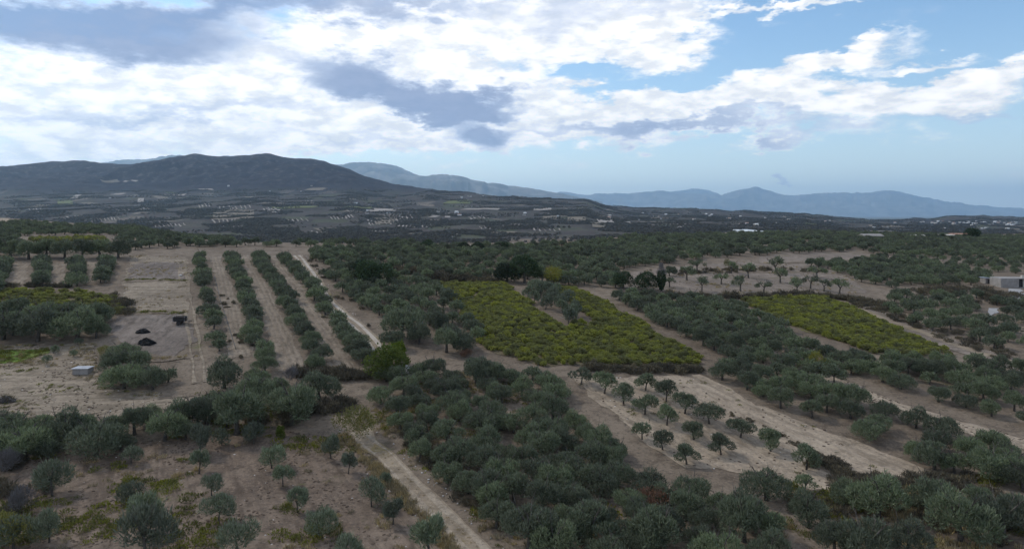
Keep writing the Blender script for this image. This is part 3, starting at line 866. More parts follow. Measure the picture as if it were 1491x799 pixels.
# geometry-node instancing for what nobody could count
def scatter(name, kinds, pts, label):
    """pts: list of (x, y, z, scale, rotation, kind index, variant)"""
    srcs, code = [], {}
    for ki, kd in enumerate(kinds):
        for vi, vr in enumerate(kd.var):
            code[(ki, vi)] = len(srcs)
            srcs.append(bpy.data.objects.new('source', vr[2]))
    n = len(pts)
    me = bpy.data.meshes.new(name)
    me.vertices.add(n)
    A = np.array([p[:5] for p in pts], float)
    me.vertices.foreach_set('co', A[:, :3].ravel())
    for nm, ty, dat in (('scl', 'FLOAT', A[:, 3]), ('rotz', 'FLOAT', A[:, 4])):
        at = me.attributes.new(nm, ty, 'POINT'); at.data.foreach_set('value', dat.astype(np.float32))
    at = me.attributes.new('var', 'INT', 'POINT')
    at.data.foreach_set('value', np.array([code[(p[5], p[6])] for p in pts], np.int32))
    o = link(name, me)
    ng = bpy.data.node_groups.new(name, 'GeometryNodeTree')
    ng.interface.new_socket('Geometry', in_out='INPUT', socket_type='NodeSocketGeometry')
    ng.interface.new_socket('Geometry', in_out='OUTPUT', socket_type='NodeSocketGeometry')
    N, Lk = ng.nodes, ng.links
    gi, go = N.new('NodeGroupInput'), N.new('NodeGroupOutput')
    jn = N.new('GeometryNodeJoinGeometry')
    def attr(nm, ty):
        a = N.new('GeometryNodeInputNamedAttribute'); a.data_type = ty; a.inputs['Name'].default_value = nm
        return a.outputs['Attribute']
    av, asx, ar = attr('var', 'INT'), attr('scl', 'FLOAT'), attr('rotz', 'FLOAT')
    cx = N.new('ShaderNodeCombineXYZ'); Lk.new(ar, cx.inputs[2])
    for k, so in enumerate(srcs):
        oi = N.new('GeometryNodeObjectInfo'); oi.inputs['Object'].default_value = so; oi.inputs['As Instance'].default_value = True
        cp = N.new('FunctionNodeCompare'); cp.data_type = 'INT'; cp.operation = 'EQUAL'
        Lk.new(av, cp.inputs[2]); cp.inputs[3].default_value = k
        ip = N.new('GeometryNodeInstanceOnPoints')
        Lk.new(gi.outputs[0], ip.inputs['Points']); Lk.new(cp.outputs[0], ip.inputs['Selection']); Lk.new(oi.outputs['Geometry'], ip.inputs['Instance'])
        Lk.new(cx.outputs[0], ip.inputs['Rotation']); Lk.new(asx, ip.inputs['Scale'])
        Lk.new(ip.outputs[0], jn.inputs[0])
    Lk.new(jn.outputs[0], go.inputs[0])
    md = o.modifiers.new('scatter', 'NODES'); md.node_group = ng
    return tag(o, label, None, None, 'stuff')

# ------------------------------------------------------------------ where the olives stand
ORD = 'first second third fourth fifth sixth seventh eighth ninth tenth eleventh twelfth thirteenth fourteenth fifteenth sixteenth seventeenth eighteenth nineteenth twentieth'.split()
TENS = 'twenty thirty forty fifty sixty seventy eighty ninety'.split()
TENTH = 'twentieth thirtieth fortieth fiftieth sixtieth seventieth eightieth ninetieth'.split()
def ordinal(i):
    if i < 20: return ORD[i]
    t, u_ = divmod(min(i, 98) + 1, 10)
    return (TENS[t - 2] + '-' + ORD[u_ - 1]) if u_ else TENTH[t - 2]

OL = []          # dicts: x, y, s(cale), k(ind), reg(ion), row, pos
NOGO = [(T1, 2.6), (T2, 2.9), (T3, 3.6)]
KEEP_OUT = [V1, V2, V3, YARD, GRASS, GP([(30, 345), (160, 343), (176, 357), (150, 366), (30, 367)]), GP([(-60, 316), (30, 316), (14, 328), (-60, 330)])]
def clear_of(x, y):
    if any(segdist(t, np.array([x]), np.array([y]))[0] < w_ for t, w_ in NOGO): return False
    return not any(inside(p, np.array([x]), np.array([y]))[0] for p in KEEP_OUT)

def grove(reg, poly_px, a_px, b_px, row_sp, tree_sp, sc=(.85, 1.15), kd='olive', jit=.6, miss=.05, ymax=1200, keep=None):
    poly = GP(poly_px, ymax)
    A, B = G(*a_px), G(*b_px)
    t = unit(B - A); n_ = np.array([-t[1], t[0]])
    c = np.array([(q - A) @ t for q in poly]); e = np.array([(q - A) @ n_ for q in poly])
    for r_ in range(int(math.floor(e.min() / row_sp)), int(math.ceil(e.max() / row_sp)) + 1):
        off = random.uniform(0, tree_sp)
        for k in range(int(math.floor(c.min() / tree_sp)), int(math.ceil(c.max() / tree_sp)) + 1):
            q = A + t * (k * tree_sp + off + random.gauss(0, jit)) + n_ * (r_ * row_sp + random.gauss(0, jit))
            if random.random() < miss or not inside(poly, q[0:1], q[1:2])[0] or not clear_of(*q): continue
            if keep and not keep(*q): continue
            OL.append(dict(x=q[0], y=q[1], s=random.uniform(*sc), k=kd, reg=reg, row=r_, pos=k))
def line(reg, row, a_px, b_px, sp, sc=(.8, 1.05), kd='olive', jit=.35, miss=.04):
    A, B = G(*a_px), G(*b_px)
    L = np.linalg.norm(B - A); t = (B - A) / L
    for k in range(int(L / sp) + 1):
        if random.random() < miss: continue
        q = B - t * (k * sp) + np.array([random.gauss(0, jit), random.gauss(0, jit)])
        OL.append(dict(x=q[0], y=q[1], s=random.uniform(*sc), k=kd, reg=reg, row=row, pos=k))
def spots(reg, lst, kd='olive', sc=1.):
    """lst of (px, py of the stem foot, crown width in photograph pixels)"""
    base = {'olive': 5.0, 'young': 3.0, 'pruned': 3.3, 'dense': 5.2}[kd]
    for i, (px, py, wpx) in enumerate(lst):
        q = G(px, py)
        OL.append(dict(x=q[0], y=q[1], s=wpx * q[1] / F / base * sc, k=kd, reg=reg, row=0, pos=i))

# four rows by the upper track
line('rows', 3, (289, 376), (316, 512), 4.6, (.62, .88), miss=.12)
for r_, (a, c) in enumerate(ROWTOPS[1:]): line('rows', 2 - r_, a, c, 4.2, (.70, .95), jit=.45)
# left columns and the line behind them
for r_, (a, c) in enumerate((((8, 384), (-8, 428)), ((60, 383), (60, 417)), ((110, 383), (112, 416)), ((158, 381), (146, 413)))): line('columns', r_, a, c, 4.2, (.8, .98), jit=.3, miss=0)
spots('backline', [(x, 377 - (x % 3), 38) for x in range(-10, 190, 26)])
# big olives on the left, two lines
spots('left_pair', sc=.8, lst=[(-15, 476, 70), (25, 470, 60), (62, 474, 62), (95, 468, 58), (135, 476, 66), (150, 466, 40)])
spots('left_pair', sc=.88, lst=[(5, 494, 70), (55, 497, 74), (112, 495, 72), (20, 488, 50), (85, 488, 50), (140, 492, 40)])
# the clump below the yard
spots('clump', [(180, 522, 38), (168, 545, 44), (196, 540, 46), (180, 566, 58), (222, 567, 44), (245, 556, 28), (163, 560, 30), (206, 556, 34)])
spots('young_left', [(68, 530, 14), (78, 515, 13), (108, 520, 11), (114, 503, 11)], 'young')
spots('middle', [(327, 566, 58), (374, 590, 60), (424, 618, 76), (465, 582, 56), (345, 632, 82), (376, 565, 40), (400, 575, 40), (440, 600, 46), (312, 600, 44), (300, 618, 40), (585, 490, 58), (570, 508, 42)])
spots('left_band', sc=.86, lst=[(-10, 668, 80), (36, 672, 84), (60, 640, 60), (92, 650, 76), (140, 664, 86), (160, 640, 60), (196, 632, 62), (240, 642, 74), (288, 616, 58), (262, 622, 60), (118, 640, 60), (20, 645, 70), (330, 622, 40), (220, 615, 40), (270, 640, 44), (-5, 640, 60), (70, 668, 50), (175, 655, 40)])
spots('fore_field', kd='young', sc=.86, lst=[(191, 676, 32), (291, 661, 46), (323, 648, 28), (396, 682, 42), (412, 708, 36), (482, 668, 38), (507, 690, 34), (541, 738, 46), (573, 764, 42), (433, 746, 40), (465, 782, 52), (318, 762, 52), (308, 722, 34), (290, 690, 40), (346, 805, 60), (76, 722, 56), (72, 790, 54), (208, 775, 66), (212, 815, 84), (191, 732, 40), (625, 805, 66), (500, 830, 60), (20, 800, 60), (370, 646, 34), (560, 705, 22)])
spots('pale', [(880, 573, 36), (908, 588, 36), (939, 603, 37), (970, 585, 34), (997, 602, 38), (971, 619, 34), (940, 569, 32), (1033, 617, 38), (1010, 640, 34), (1050, 662, 38), (1078, 637, 36), (1122, 657, 38), (1174, 684, 44), (935, 640, 30), (1172, 716, 30), (965, 655, 32), (1000, 676, 36), (1215, 560, 34), (1185, 553, 32), (846, 560, 30)], 'pruned')
# the crowded central grove, rows beside the lower track
GROVE_H = [(560, 555), (640, 544), (740, 541), (800, 552), (828, 582), (864, 622), (898, 664), (930, 704), (1040, 728), (1100, 745), (1145, 775), (1140, 830), (735, 830), (690, 780), (640, 725), (590, 672), (548, 636), (540, 585)]
grove('central', GROVE_H, (548, 640), (700, 790), 4.0, 3.3, (.85, 1.25), jit=.6, miss=.05)
# beyond the dry bank, right
grove('right', [(1030, 545), (1110, 541), (1190, 560), (1290, 596), (1400, 632), (1500, 664), (1500, 720), (1440, 706), (1370, 690), (1280, 646), (1180, 610), (1090, 582)], (1100, 575), (1370, 680), 4.6, 3.9, (.85, 1.25), miss=.09)
grove('right_back', [(1195, 538), (1400, 530), (1500, 540), (1500, 632), (1400, 606), (1300, 575), (1235, 552)], (1200, 548), (1500, 640), 4.9, 4.2, (.78, 1.15), miss=.09)
# band between the two vineyards
grove('between', [(882, 436), (915, 430), (1000, 440), (1068, 446), (1125, 478), (1185, 507), (1265, 531), (1400, 536), (1500, 546), (1195, 548), (1105, 545), (1042, 545), (1040, 528), (1000, 500), (935, 462)], (900, 450), (1040, 530), 4.3, 3.6, (.88, 1.15), miss=.03)
# west of the central vineyard
grove('west', [(470, 402), (560, 398), (636, 412), (665, 450), (700, 497), (690, 516), (612, 470), (565, 480), (530, 458), (498, 430)], (480, 405), (700, 512), 4.7, 3.9, (.85, 1.18), miss=.06)
grove('gap', [(745, 424), (800, 424), (862, 468), (822, 473)], (750, 425), (820, 470), 4.2, 3.8, (.9, 1.25), 'young', miss=.08)
spots('west_low', [(610, 500, 40), (650, 513, 46), (675, 512, 40), (640, 480, 36)])
# above the vineyard up to the brow
grove('north', [(448, 364), (600, 361), (760, 362), (900, 366), (985, 372), (975, 385), (900, 395), (900, 424), (850, 420), (730, 408), (640, 410), (560, 396), (472, 400), (455, 385)], (460, 370), (900, 385), 5.0, 4.2, (.78, 1.2), miss=.07)
grove('brow_left', [(270, 360), (600, 359.5), (600, 355), (270, 354)], (280, 358), (600, 357.5), 9, 5.2, (.85, 1.15), jit=1.2, miss=.12)
grove('brow_right', [(745, 362), (830, 357.5), (900, 353), (905, 346.5), (1240, 341), (1500, 345), (1500, 371), (1290, 374), (1260, 366), (1110, 372), (985, 381), (905, 388), (900, 370)], (800, 360), (1200, 360), 6.8, 5.0, (.9, 1.25), jit=1.2, miss=.07)
grove('far_right', [(1175, 386), (1270, 378), (1340, 378), (1440, 402), (1445, 414), (1270, 420), (1235, 402)], (1240, 385), (1440, 412), 5.2, 4.3, (.85, 1.15), miss=.04)
grove('east', [(1278, 430), (1500, 432), (1500, 528), (1420, 508), (1330, 474), (1270, 446)], (1290, 436), (1480, 520), 5.6, 4.9, (.82, 1.2), miss=.12,
      keep=lambda x, y: segdist(T4, np.array([x]), np.array([y]))[0] > 5 and segdist(T5, np.array([x]), np.array([y]))[0] > 3.5)
grove('east_top', [(1345, 372), (1500, 373), (1500, 398), (1440, 398)], (1350, 375), (1500, 390), 7, 5.6, (.8, 1.15), miss=.2)
grove('west_hill', [(-60, 372), (180, 368), (340, 357), (330, 349), (290, 345), (240, 337), (180, 332), (100, 330), (40, 325), (-60, 322)], (-40, 360), (200, 340), 6.2, 4.9, (.78, 1.05), jit=1., miss=.08)
spots('right_corner', [(1083, 788, 84), (955, 800, 84), (770, 800, 84), (860, 790, 80), (1178, 768, 66), (1278, 752, 84), (1356, 747, 70), (1400, 790, 90), (1460, 782, 90), (1448, 700, 66), (1420, 735, 40), (1490, 715, 60), (1262, 822, 84), (1320, 812, 76), (1215, 806, 60), (1116, 728, 66), (1230, 735, 44), (1487, 770, 70), (1360, 684, 56), (1470, 690, 50)])
spots('bare', [(975, 402, 22)], 'olive')

def weight(t):
    return t['s'] * {'olive': 5.0, 'young': 3.3, 'pruned': 3.3, 'dense': 5}[t['k']] / t['y']
for t in OL:
    if t['reg'] not in ('pale', 'fore_field', 'clump', 'young_left', 'bare', 'gap', 'left_band', 'middle', 'left_pair', 'backline', 'right_corner', 'west_low', 'rows', 'columns'): t['s'] *= .77
    t['z'] = Z(t['x'], t['y'])
    px, py = proj(t['x'], t['y'], t['z'])
    top = py - F * t['s'] * 4 / t['y']
    t['in'] = -15 < px < 1506 and top < 796 and t['y'] > 20
    t['w'] = weight(t)
inview = sorted([t for t in OL if t['in']], key=lambda t: -t['w'])
IND = inview[:300]
ids = set(map(id, IND))
REST = [t for t in OL if id(t) not in ids]

REGION = {
    'rows': ('olive in the {row} row left of the upper track, {pos} from its near end', 'olive rows beside the upper dirt track'),
    'columns': ('olive in the {row} short column behind yellow vines, {pos} from its near end', 'short olive columns behind the yellow vine strip'),
    'backline': ('broad dark olive in the line behind the short columns, {pos} from the left', 'line of broad olives on the left rise'),
    'left_pair': ('broad olive between yellow vine strip and bare left field, {pos} nearest the field', 'broad olives below the yellow vine strip'),
    'clump': ('olive in the clump below the ashy yard, {pos} from the bottom', 'olive clump below the ashy yard'),
    'young_left': ('thin young olive by the grass patch on the left field, {pos} from bottom', 'thin young olives on the bare left field'),
    'middle': ('large dark olive between the track rows and the foreground field, {pos} from the bottom', 'large olives below the track rows'),
    'left_band': ('wide olive in the band above the weedy foreground field, {pos} from bottom', 'olives in the band above the foreground field'),
    'fore_field': ('feathery young olive on the weedy foreground field, {pos} from its bottom edge', 'young olives on the weedy foreground field'),
    'pale': ('small neatly pruned olive on the pale tilled field, {pos} from its lower end', 'small pruned olives on the pale tilled field'),
    'central': ('olive in the crowded grove, {row} row right of the lower track, {pos} from below', 'crowded grove beside the lower dirt track'),
    'right': ('olive beyond the dry bank, {row} row from the bank, {pos} from the right', 'olives beyond the dry bank'),
    'right_back': ('olive around the narrow pale strip on the right, {row} row, {pos} from the right', 'olives around the narrow pale strip'),
    'between': ('olive in the dense band between the vineyards, {row} row, {pos} from below', 'dense olives between the two vineyards'),
    'west': ('olive between upper track and central vineyard, {row} row, {pos} from below', 'olives between the upper track and the vineyard'),
    'gap': ('small grey olive in the vineyard gap, {row} row, {pos} from below', 'small olives in the vineyard gap'),
    'west_low': ('olive at the lower left edge of the central vineyard, {pos} from the bottom', 'olives at the vineyard edge'),
    'north': ('olive above the central vineyard, {row} row up, {pos} from the left', 'olives above the central vineyard'),
    'brow_left': ('olive along the brow above the track rows, {pos} from the left', 'olives along the left brow'),
    'brow_right': ('olive on the right plateau brow, {row} row, {pos} from the left', 'olives along the right brow'),
    'far_right': ('olive in the dark grove above the right vineyard, {row} row, {pos} from the right', 'dark grove above the right vineyard'),
    'east': ('olive between the stony path and the grey house, {row} row, {pos} from the right', 'olives below the grey house'),
    'east_top': ('olive behind the grey house, {row} row, {pos} from the right', 'olives behind the grey house'),
    'west_hill': ('olive on the left hill, {row} row, {pos} from the left', 'olives on the left hill'),
    'right_corner': ('large olive among scrub in the lower right corner, {pos} from the bottom', 'olives in the lower right corner'),
    'bare': ('small olive on the stony terrace', 'stony terrace olives'),
}
from collections import defaultdict
byreg = defaultdict(lambda: defaultdict(list))
for t in inview: byreg[t['reg']][t['row']].append(t)
for reg, rws in byreg.items():
    fromright = 'from the right' in REGION[reg][0]; fromleft = 'from the left' in REGION[reg][0]
    keys = sorted(rws)
    if reg == 'central': keys = keys[::-1] if False else sorted(rws, reverse=rws and True)
    if reg in ('right',): keys = sorted(rws)
    for ri, r_ in enumerate(keys):
        lst = sorted(rws[r_], key=lambda t: (-t['x'] if fromright else t['x'] if fromleft else t['y']))
        for i, t in enumerate(lst):
            t['label'] = REGION[reg][0].format(row=ordinal(ri), pos=ordinal(i))
KD = dict(olive=olive, young=young, pruned=pruned, dense=dense)
for t in IND:
    plant(KD[t['k']], t['x'], t['y'], t['s'], t['label'], 'tree', 'olive_tree', REGION[t['reg']][1])
KL = ['olive', 'young', 'pruned', 'dense']
scatter('olive_trees', [KD[k] for k in KL], [(t['x'], t['y'], t['z'], t['s'], random.uniform(0, 6.28), KL.index(t['k']), random.randrange(len(KD[t['k']].var))) for t in REST],
        'the rest of the olive trees spread over the plateau and its brow')

# ------------------------------------------------------------------ single trees and bushes
def at(kd, px, py, wpx, base, label, cat, name, group=None, v=None):
    q = G(px, py)
    return plant(kd, q[0], q[1], wpx * q[1] / F / base, label, cat, name, group, v)
at(limek, 562, 548, 58, 4.4, 'bright lime green bushy tree where the upper dirt track ends', 'tree', 'leafy_tree', v=0)
at(limek, 572, 532, 40, 4.4, 'green bushy tree just behind the bright lime green tree', 'tree', 'leafy_tree', v=1)
at(yelk, 512, 640, 62, 4.6, 'sparse yellowing tree at the top of the lower dirt track', 'tree', 'yellowing_tree', v=0)
at(yelk, 535, 634, 40, 4.6, 'small yellow-green tree beside the sparse yellowing tree', 'tree', 'yellowing_tree', v=1)
at(greyk, 32, 745, 44, 3.0, 'grey leafless bush at the left edge of the foreground field', 'bush', 'leafless_bush', v=0)
at(greyk, 10, 690, 40, 3.0, 'grey leafless bush behind the weedy field corner', 'bush', 'leafless_bush', v=1)
at(greyk, 425, 560, 26, 3.0, 'grey twiggy bush below the ends of the track rows', 'bush', 'leafless_bush', v=1)
at(rustk, 950, 745, 60, 3.4, 'rusty brown bush inside the crowded grove', 'bush', 'brown_bush', v=0)
at(rustk, 680, 450 + 70, 20, 3.4, 'brown bush at the left foot of the vineyard', 'bush', 'brown_bush', v=1)
at(dense, 545, 415, 46, 5.2, 'dark round evergreen between olives above the vineyard', 'tree', 'evergreen_tree', 'dark evergreens above the vineyard', 0)
at(dense, 525, 410, 34, 5.2, 'dark evergreen left of the dark round evergreen', 'tree', 'evergreen_tree', 'dark evergreens above the vineyard', 1)
at(dense, 622, 364, 21, 5.2, 'dark rounded tree on the brow above the grove', 'tree', 'evergreen_tree', 'dark trees on the brow', 2)
for px in (674, 697, 731): at(dense, px, 367, 19, 5.2, {674: 'dark rounded brow tree second from the left', 697: 'dark rounded brow tree third from the left', 731: 'dark rounded brow tree fourth from the left'}[px], 'tree', 'evergreen_tree', 'dark trees on the brow')
at(dense, 764, 412, 44, 5.2, 'dark big tree above the right half of the central vineyard', 'tree', 'evergreen_tree', 'dark evergreens above the vineyard', 1)
at(dense, 738, 410, 36, 5.2, 'dark tree left of the big tree above the vineyard', 'tree', 'evergreen_tree', 'dark evergreens above the vineyard', 2)
at(dense, 908, 420, 32, 5.2, 'round dark tree left of the twin-stemmed cypress', 'tree', 'evergreen_tree', 'dark evergreens above the vineyard', 0)
at(dense, 940, 422, 36, 5.2, 'broad dark tree touching the cypress', 'tree', 'evergreen_tree', 'dark evergreens above the vineyard', 2)
at(yelk, 806, 416, 36, 4.6, 'yellow-brown tree above the vineyard gap', 'tree', 'yellowing_tree', v=0)
at(yelk, 1058, 391, 15, 4.6, 'golden small tree on the edge of the stony terrace', 'tree', 'yellowing_tree', v=1)
at(yelk, 168, 462, 20, 4.6, 'yellow tree at the end of the yellow vine strip', 'tree', 'yellowing_tree', v=0)
at(yelk, 1192, 540, 34, 4.6, 'yellow-green tree below the right vineyard', 'tree', 'yellowing_tree', v=1)
at(yelk, 192, 555, 26, 4.6, 'low yellowing bush inside the olive clump below the yard', 'bush', 'green_bush', v=1)
at(yelk, 150, 520, 22, 4.6, 'brownish yellow bush left of the olive clump', 'bush', 'green_bush', v=0)
at(limek, 410, 636, 18, 4.4, 'small yellow-green bush at the top of the foreground field', 'bush', 'green_bush', v=1)
at(yelk, 10, 800, 70, 4.4, 'dark yellow-green bush in the lower left corner', 'bush', 'green_bush', v=0)
for i, px in enumerate((975, 1000, 1022, 1050, 1078, 1090, 1112, 1136, 1160, 1180, 1200, 1222, 1015, 1065, 1130, 1190)):
    py = (418, 408, 424, 414, 424, 405, 426, 412, 426, 420, 424, 428, 396, 398, 398, 405)[i]
    at(barek, px, py, 24 + (i * 7) % 10, 3.6, 'hard-pruned nearly bare olive on the stony terrace, %s from the left' % ordinal(sorted((975, 1000, 1022, 1050, 1078, 1090, 1112, 1136, 1160, 1180, 1200, 1222, 1015, 1065, 1130, 1190)).index(px)), 'tree', 'bare_olive', 'hard-pruned olives on the stony terrace', i)
# the cypress with a bare grey top
q = G(963, 424)
cy = empty('cypress', (q[0], q[1], Z(*q)))
tag(cy, 'tall dark cypress with a bare grey top beside the stony terrace', 'tree')
g_ = np.random.default_rng(5)
n_ = 2600; tz = g_.uniform(.3, 5.2, n_); rad = 1.15 * np.sqrt(g_.uniform(.3, 1, n_)) * np.sin(np.clip(tz / 5.6, .12, 1) * 2.75) ** .7
th = g_.uniform(0, 6.283, n_)
c_ = np.stack([rad * np.cos(th), rad * np.sin(th), tz], 1)
ax = unit(np.stack([np.cos(th) * .35, np.sin(th) * .35, np.ones(n_)], 1) + g_.normal(size=(n_, 3)) * .25)
link('crown', mesh('crown', *cards(c_, ax, unit(np.cross(ax, g_.normal(size=(n_, 3)))), g_.uniform(.3, .6, n_), g_.uniform(.04, .08, n_)), M['dark_leaf']), cy)
n_ = 900; tz = g_.uniform(4.2, 7.2, n_); th = g_.uniform(0, 6.283, n_); rad = 1.2 * g_.uniform(0, 1, n_) ** .6 * np.clip((7.6 - tz) / 2.5, 0, 1)
c_ = np.stack([rad * np.cos(th), rad * np.sin(th), tz], 1)
ax = unit(np.stack([np.cos(th) * .5, np.sin(th) * .5, np.ones(n_)], 1) + g_.normal(size=(n_, 3)) * .3)
link('bare_top', mesh('bare_top', *cards(c_, ax, unit(np.cross(ax, g_.normal(size=(n_, 3)))), g_.uniform(.4, .8, n_), g_.uniform(.02, .035, n_)), M['grey_twig']), cy)
MB().tube([(0, 0, -.2), (0, 0, 3), (.1, 0, 6.8)], [.25, .16, .04], 6).build('trunk', M['bark'], cy)

# scrub hedges and brush lines: dense tangles
def along(px_pts, n, spread, kind_i, sc=(.6, 1.2)):
    L = smooth_line(GP(px_pts), 1.)
    r_ = []
    for _ in range(n):
        p = L[random.randrange(len(L))] + np.array([random.gauss(0, spread), random.gauss(0, spread)])
        if any(segdist(t, p[0:1], p[1:2])[0] < 1.9 for t in (T1, T2)): continue
        r_.append((p[0], p[1], Z(*p) - .08, random.uniform(*sc), random.uniform(0, 6.28), kind_i, random.randrange(3)))
    return r_
def over(poly, n, kind_i, sc, patch=None):
    lo, hi = poly.min(0), poly.max(0)
    r_ = []; k = 0
    while len(r_) < n and k < n * 40:
        k += 1
        x, y = random.uniform(lo[0], hi[0]), random.uniform(lo[1], hi[1])
        if not inside(poly, np.array([x]), np.array([y]))[0]: continue
        if patch and float(fbm(x / patch[0], y / patch[0], 3, patch[2])) < patch[1]: continue
        if any(segdist(t, np.array([x]), np.array([y]))[0] < 1.7 for t in (T1, T2)): continue
        r_.append((x, y, Z(x, y) - .05, random.uniform(*sc), random.uniform(0, 6.28), kind_i, random.randrange(3)))
    return r_
sc_pts = along([(1022, 590), (1080, 608), (1140, 636), (1190, 664)], 70, .35, 0, (.15, .34)) + along([(1195, 668), (1240, 692), (1300, 704), (1370, 700), (1440, 712)], 70, .8, 0, (.35, .75))
sc_pts += along([(1195, 672), (1230, 690), (1290, 712), (1360, 712), (1420, 722)], 60, 1.6, 0, (.4, .85))
sc_pts += along([(1180, 735), (1240, 745), (1330, 750), (1420, 745)], 45, 2.2, 0, (.4, .8))
sc_pts += along([(860, 537), (940, 541), (1015, 540)], 60, .7, 0, (.6, 1.0))
sc_pts += along([(10, 418), (60, 417), (110, 418)], 36, .5, 0, (.5, .85))
sc_pts += along([(150, 432), (175, 442), (186, 458)], 26, 1.2, 0, (.5, 1.0))
sc_pts += along([(620, 406), (680, 410), (720, 411)], 60, 1.5, 0, (.9, 1.6))
sc_pts += along([(560, 395), (600, 398), (650, 404)], 40, 2., 0, (.9, 1.5))
sc_pts += along([(930, 432), (1010, 434), (1080, 435), (1180, 432), (1260, 440), (1300, 452)], 130, 1.1, 0, (.7, 1.3))
sc_pts += along([(1240, 440), (1320, 468), (1420, 505), (1490, 524)], 70, 2.2, 0, (.4, .9))
sc_pts += along([(330, 425), (345, 480), (352, 520), (330, 540)], 16, .8, 0, (.25, .6))
sc_pts += along([(440, 374), (458, 410), (482, 448), (520, 482), (545, 510)], 60, 2.4, 0, (.3, .7))
sc_pts += along([(440, 545), (500, 548), (545, 545)], 60, .8, 0, (.7, 1.2))
sc_pts += along([(400, 608), (450, 600), (520, 592)], 40, 1.6, 0, (.6, 1.2))
sc_pts += along([(-20, 668), (20, 700), (10, 740)], 20, 1.5, 0, (.6, 1.1))
sc_pts += along([(1350, 428), (1420, 425), (1460, 430), (1450, 445)], 70, 2.5, 0, (.8, 1.5))
sc_pts += along([(980, 400), (1040, 396), (1120, 394), (1200, 396)], 60, 1.6, 0, (.5, 1.1))
sc_pts += along([(690, 735), (640, 680), (585, 640)], 30, 1.2, 0, (.4, .8))
scatter('scrub_vegetation', [scrub], sc_pts, 'brown tangled scrub along the banks and field edges')
# weeds and straw
wd_pts = along([(178, 455), (225, 454), (268, 456)], 60, .4, 0, (.4, .9)) + along([(186, 408), (230, 407), (272, 409)], 50, .4, 0, (.4, .9)) + along([(204, 522), (245, 521), (284, 520)], 40, .5, 1, (.4, .9)) + over(FIELD, 520, 0, (.4, 1.15), (6., .13, 71)) + over(FIELD, 160, 1, (.5, 1.1), (5., .1, 75))
wd_pts += over(PALE, 40, 0, (.3, .6), (4., .25, 77)) + over(GRASS, 160, 0, (.4, .8)) + over(LEFT, 420, 1, (.3, .8), (6., .05, 79)) + over(LEFT, 90, 0, (.3, .7), (6., .15, 89)) + over(YARD2, 200, 1, (.3, .8), (5., .08, 90)) + over(STONY, 240, 1, (.5, 1.), (6., .05, 80))
wd_pts += along([(530, 650), (570, 695), (620, 745), (660, 790)], 130, .0, 1, (.6, 1.1)) if False else []
L2 = smooth_line(T2, 1.); tt = np.gradient(L2, axis=0); tt /= np.linalg.norm(tt, axis=1)[:, None]
for _ in range(320):                                   # straw verge on the field side of the lower track
    k = random.randrange(len(L2)); nrm = np.array([-tt[k][1], tt[k][0]])
    sgn = 1 if (nrm @ np.array([-1, 0])) > 0 else -1
    p = L2[k] + nrm * sgn * random.uniform(1.5, 2.9)
    wd_pts.append((p[0], p[1], Z(*p) - .04, random.uniform(.5, 1.1), random.uniform(0, 6), 1, random.randrange(3)))
for _ in range(130):
    k = random.randrange(len(L2)); p = L2[k] + np.array([random.gauss(0, .15), random.gauss(0, .15)])
    wd_pts.append((p[0], p[1], Z(*p) - .04, random.uniform(.2, .4), random.uniform(0, 6), 1, random.randrange(3)))
wd_pts += over(GP(GROVE_H), 500, 1, (.4, 1.0), (7., .05, 81)) + over(GP(GROVE_H), 250, 0, (.4, .9), (6., .15, 82))
wd_pts += over(GP([(1150, 700), (1500, 690), (1500, 820), (1130, 820)]), 320, 1, (.5, 1.2), (6., .0, 83)) + over(GP([(1150, 700), (1500, 690), (1500, 820), (1130, 820)]), 160, 0, (.5, 1.1), (5., .12, 84))
wd_pts += over(GP([(-60, 632), (420, 590), (500, 625), (230, 640), (-80, 690)]), 260, 0, (.4, .9), (5., .1, 85))
scatter('weeds_grass', [weedk, strawk], wd_pts, 'yellow-green weeds and dry straw tufts on the fields and verges')

# ------------------------------------------------------------------ vineyards
VN = []
def vines(poly, a_px, b_px, row_sp, sp, nm, sc=(.8, 1.15)):
    A, B = G(*a_px), G(*b_px)
    t = unit(B - A); n_ = np.array([-t[1], t[0]])
    c = (poly - A) @ t; e = (poly - A) @ n_
    for r_ in range(int(e.min() / row_sp) - 1, int(e.max() / row_sp) + 2):
        for k in range(int(c.min() / sp) - 1, int(c.max() / sp) + 2):
            q = A + t * (k * sp + random.gauss(0, .15)) + n_ * (r_ * row_sp + random.gauss(0, .12))
            if not inside(poly, q[0:1], q[1:2])[0]: continue
            h = float(fbm(q[0] / 9, q[1] / 9, 3, 91))
            if random.random() < .04 + max(0, h - .2): continue
            VN.append((q[0], q[1], Z(*q), random.uniform(*sc) * (1 + .3 * h), nm, r_))
vines(V1, (660, 420), (790, 520), 1.8, 1.05, 'central')
vines(V2, (1100, 440), (1300, 510), 1.8, 1.1, 'right')
vines(V3, (0, 440), (160, 442), 2.3, 1.6, 'strip')
vines(V4, (45, 350), (155, 349), 2.6, 2.2, 'far', (1.0, 1.3))
VN.sort(key=lambda t: -t[3] / t[1])
vl = {'central': ('yellow-green vine of the central vineyard along its lower edge, one of a dense canopy', 'vines of the central vineyard'),
      'right': ('yellow-green vine of the smaller right vineyard', 'vines of the right vineyard'),
      'strip': ('yellowing vine in the narrow strip on the left', 'vines of the left strip'), 'far': ('vine in the far green strip on the left hill', 'vines of the far strip')}
vrow = defaultdict(list)
for t in VN[:300]: vrow[(t[4], t[5])].append(t)
vname = {}
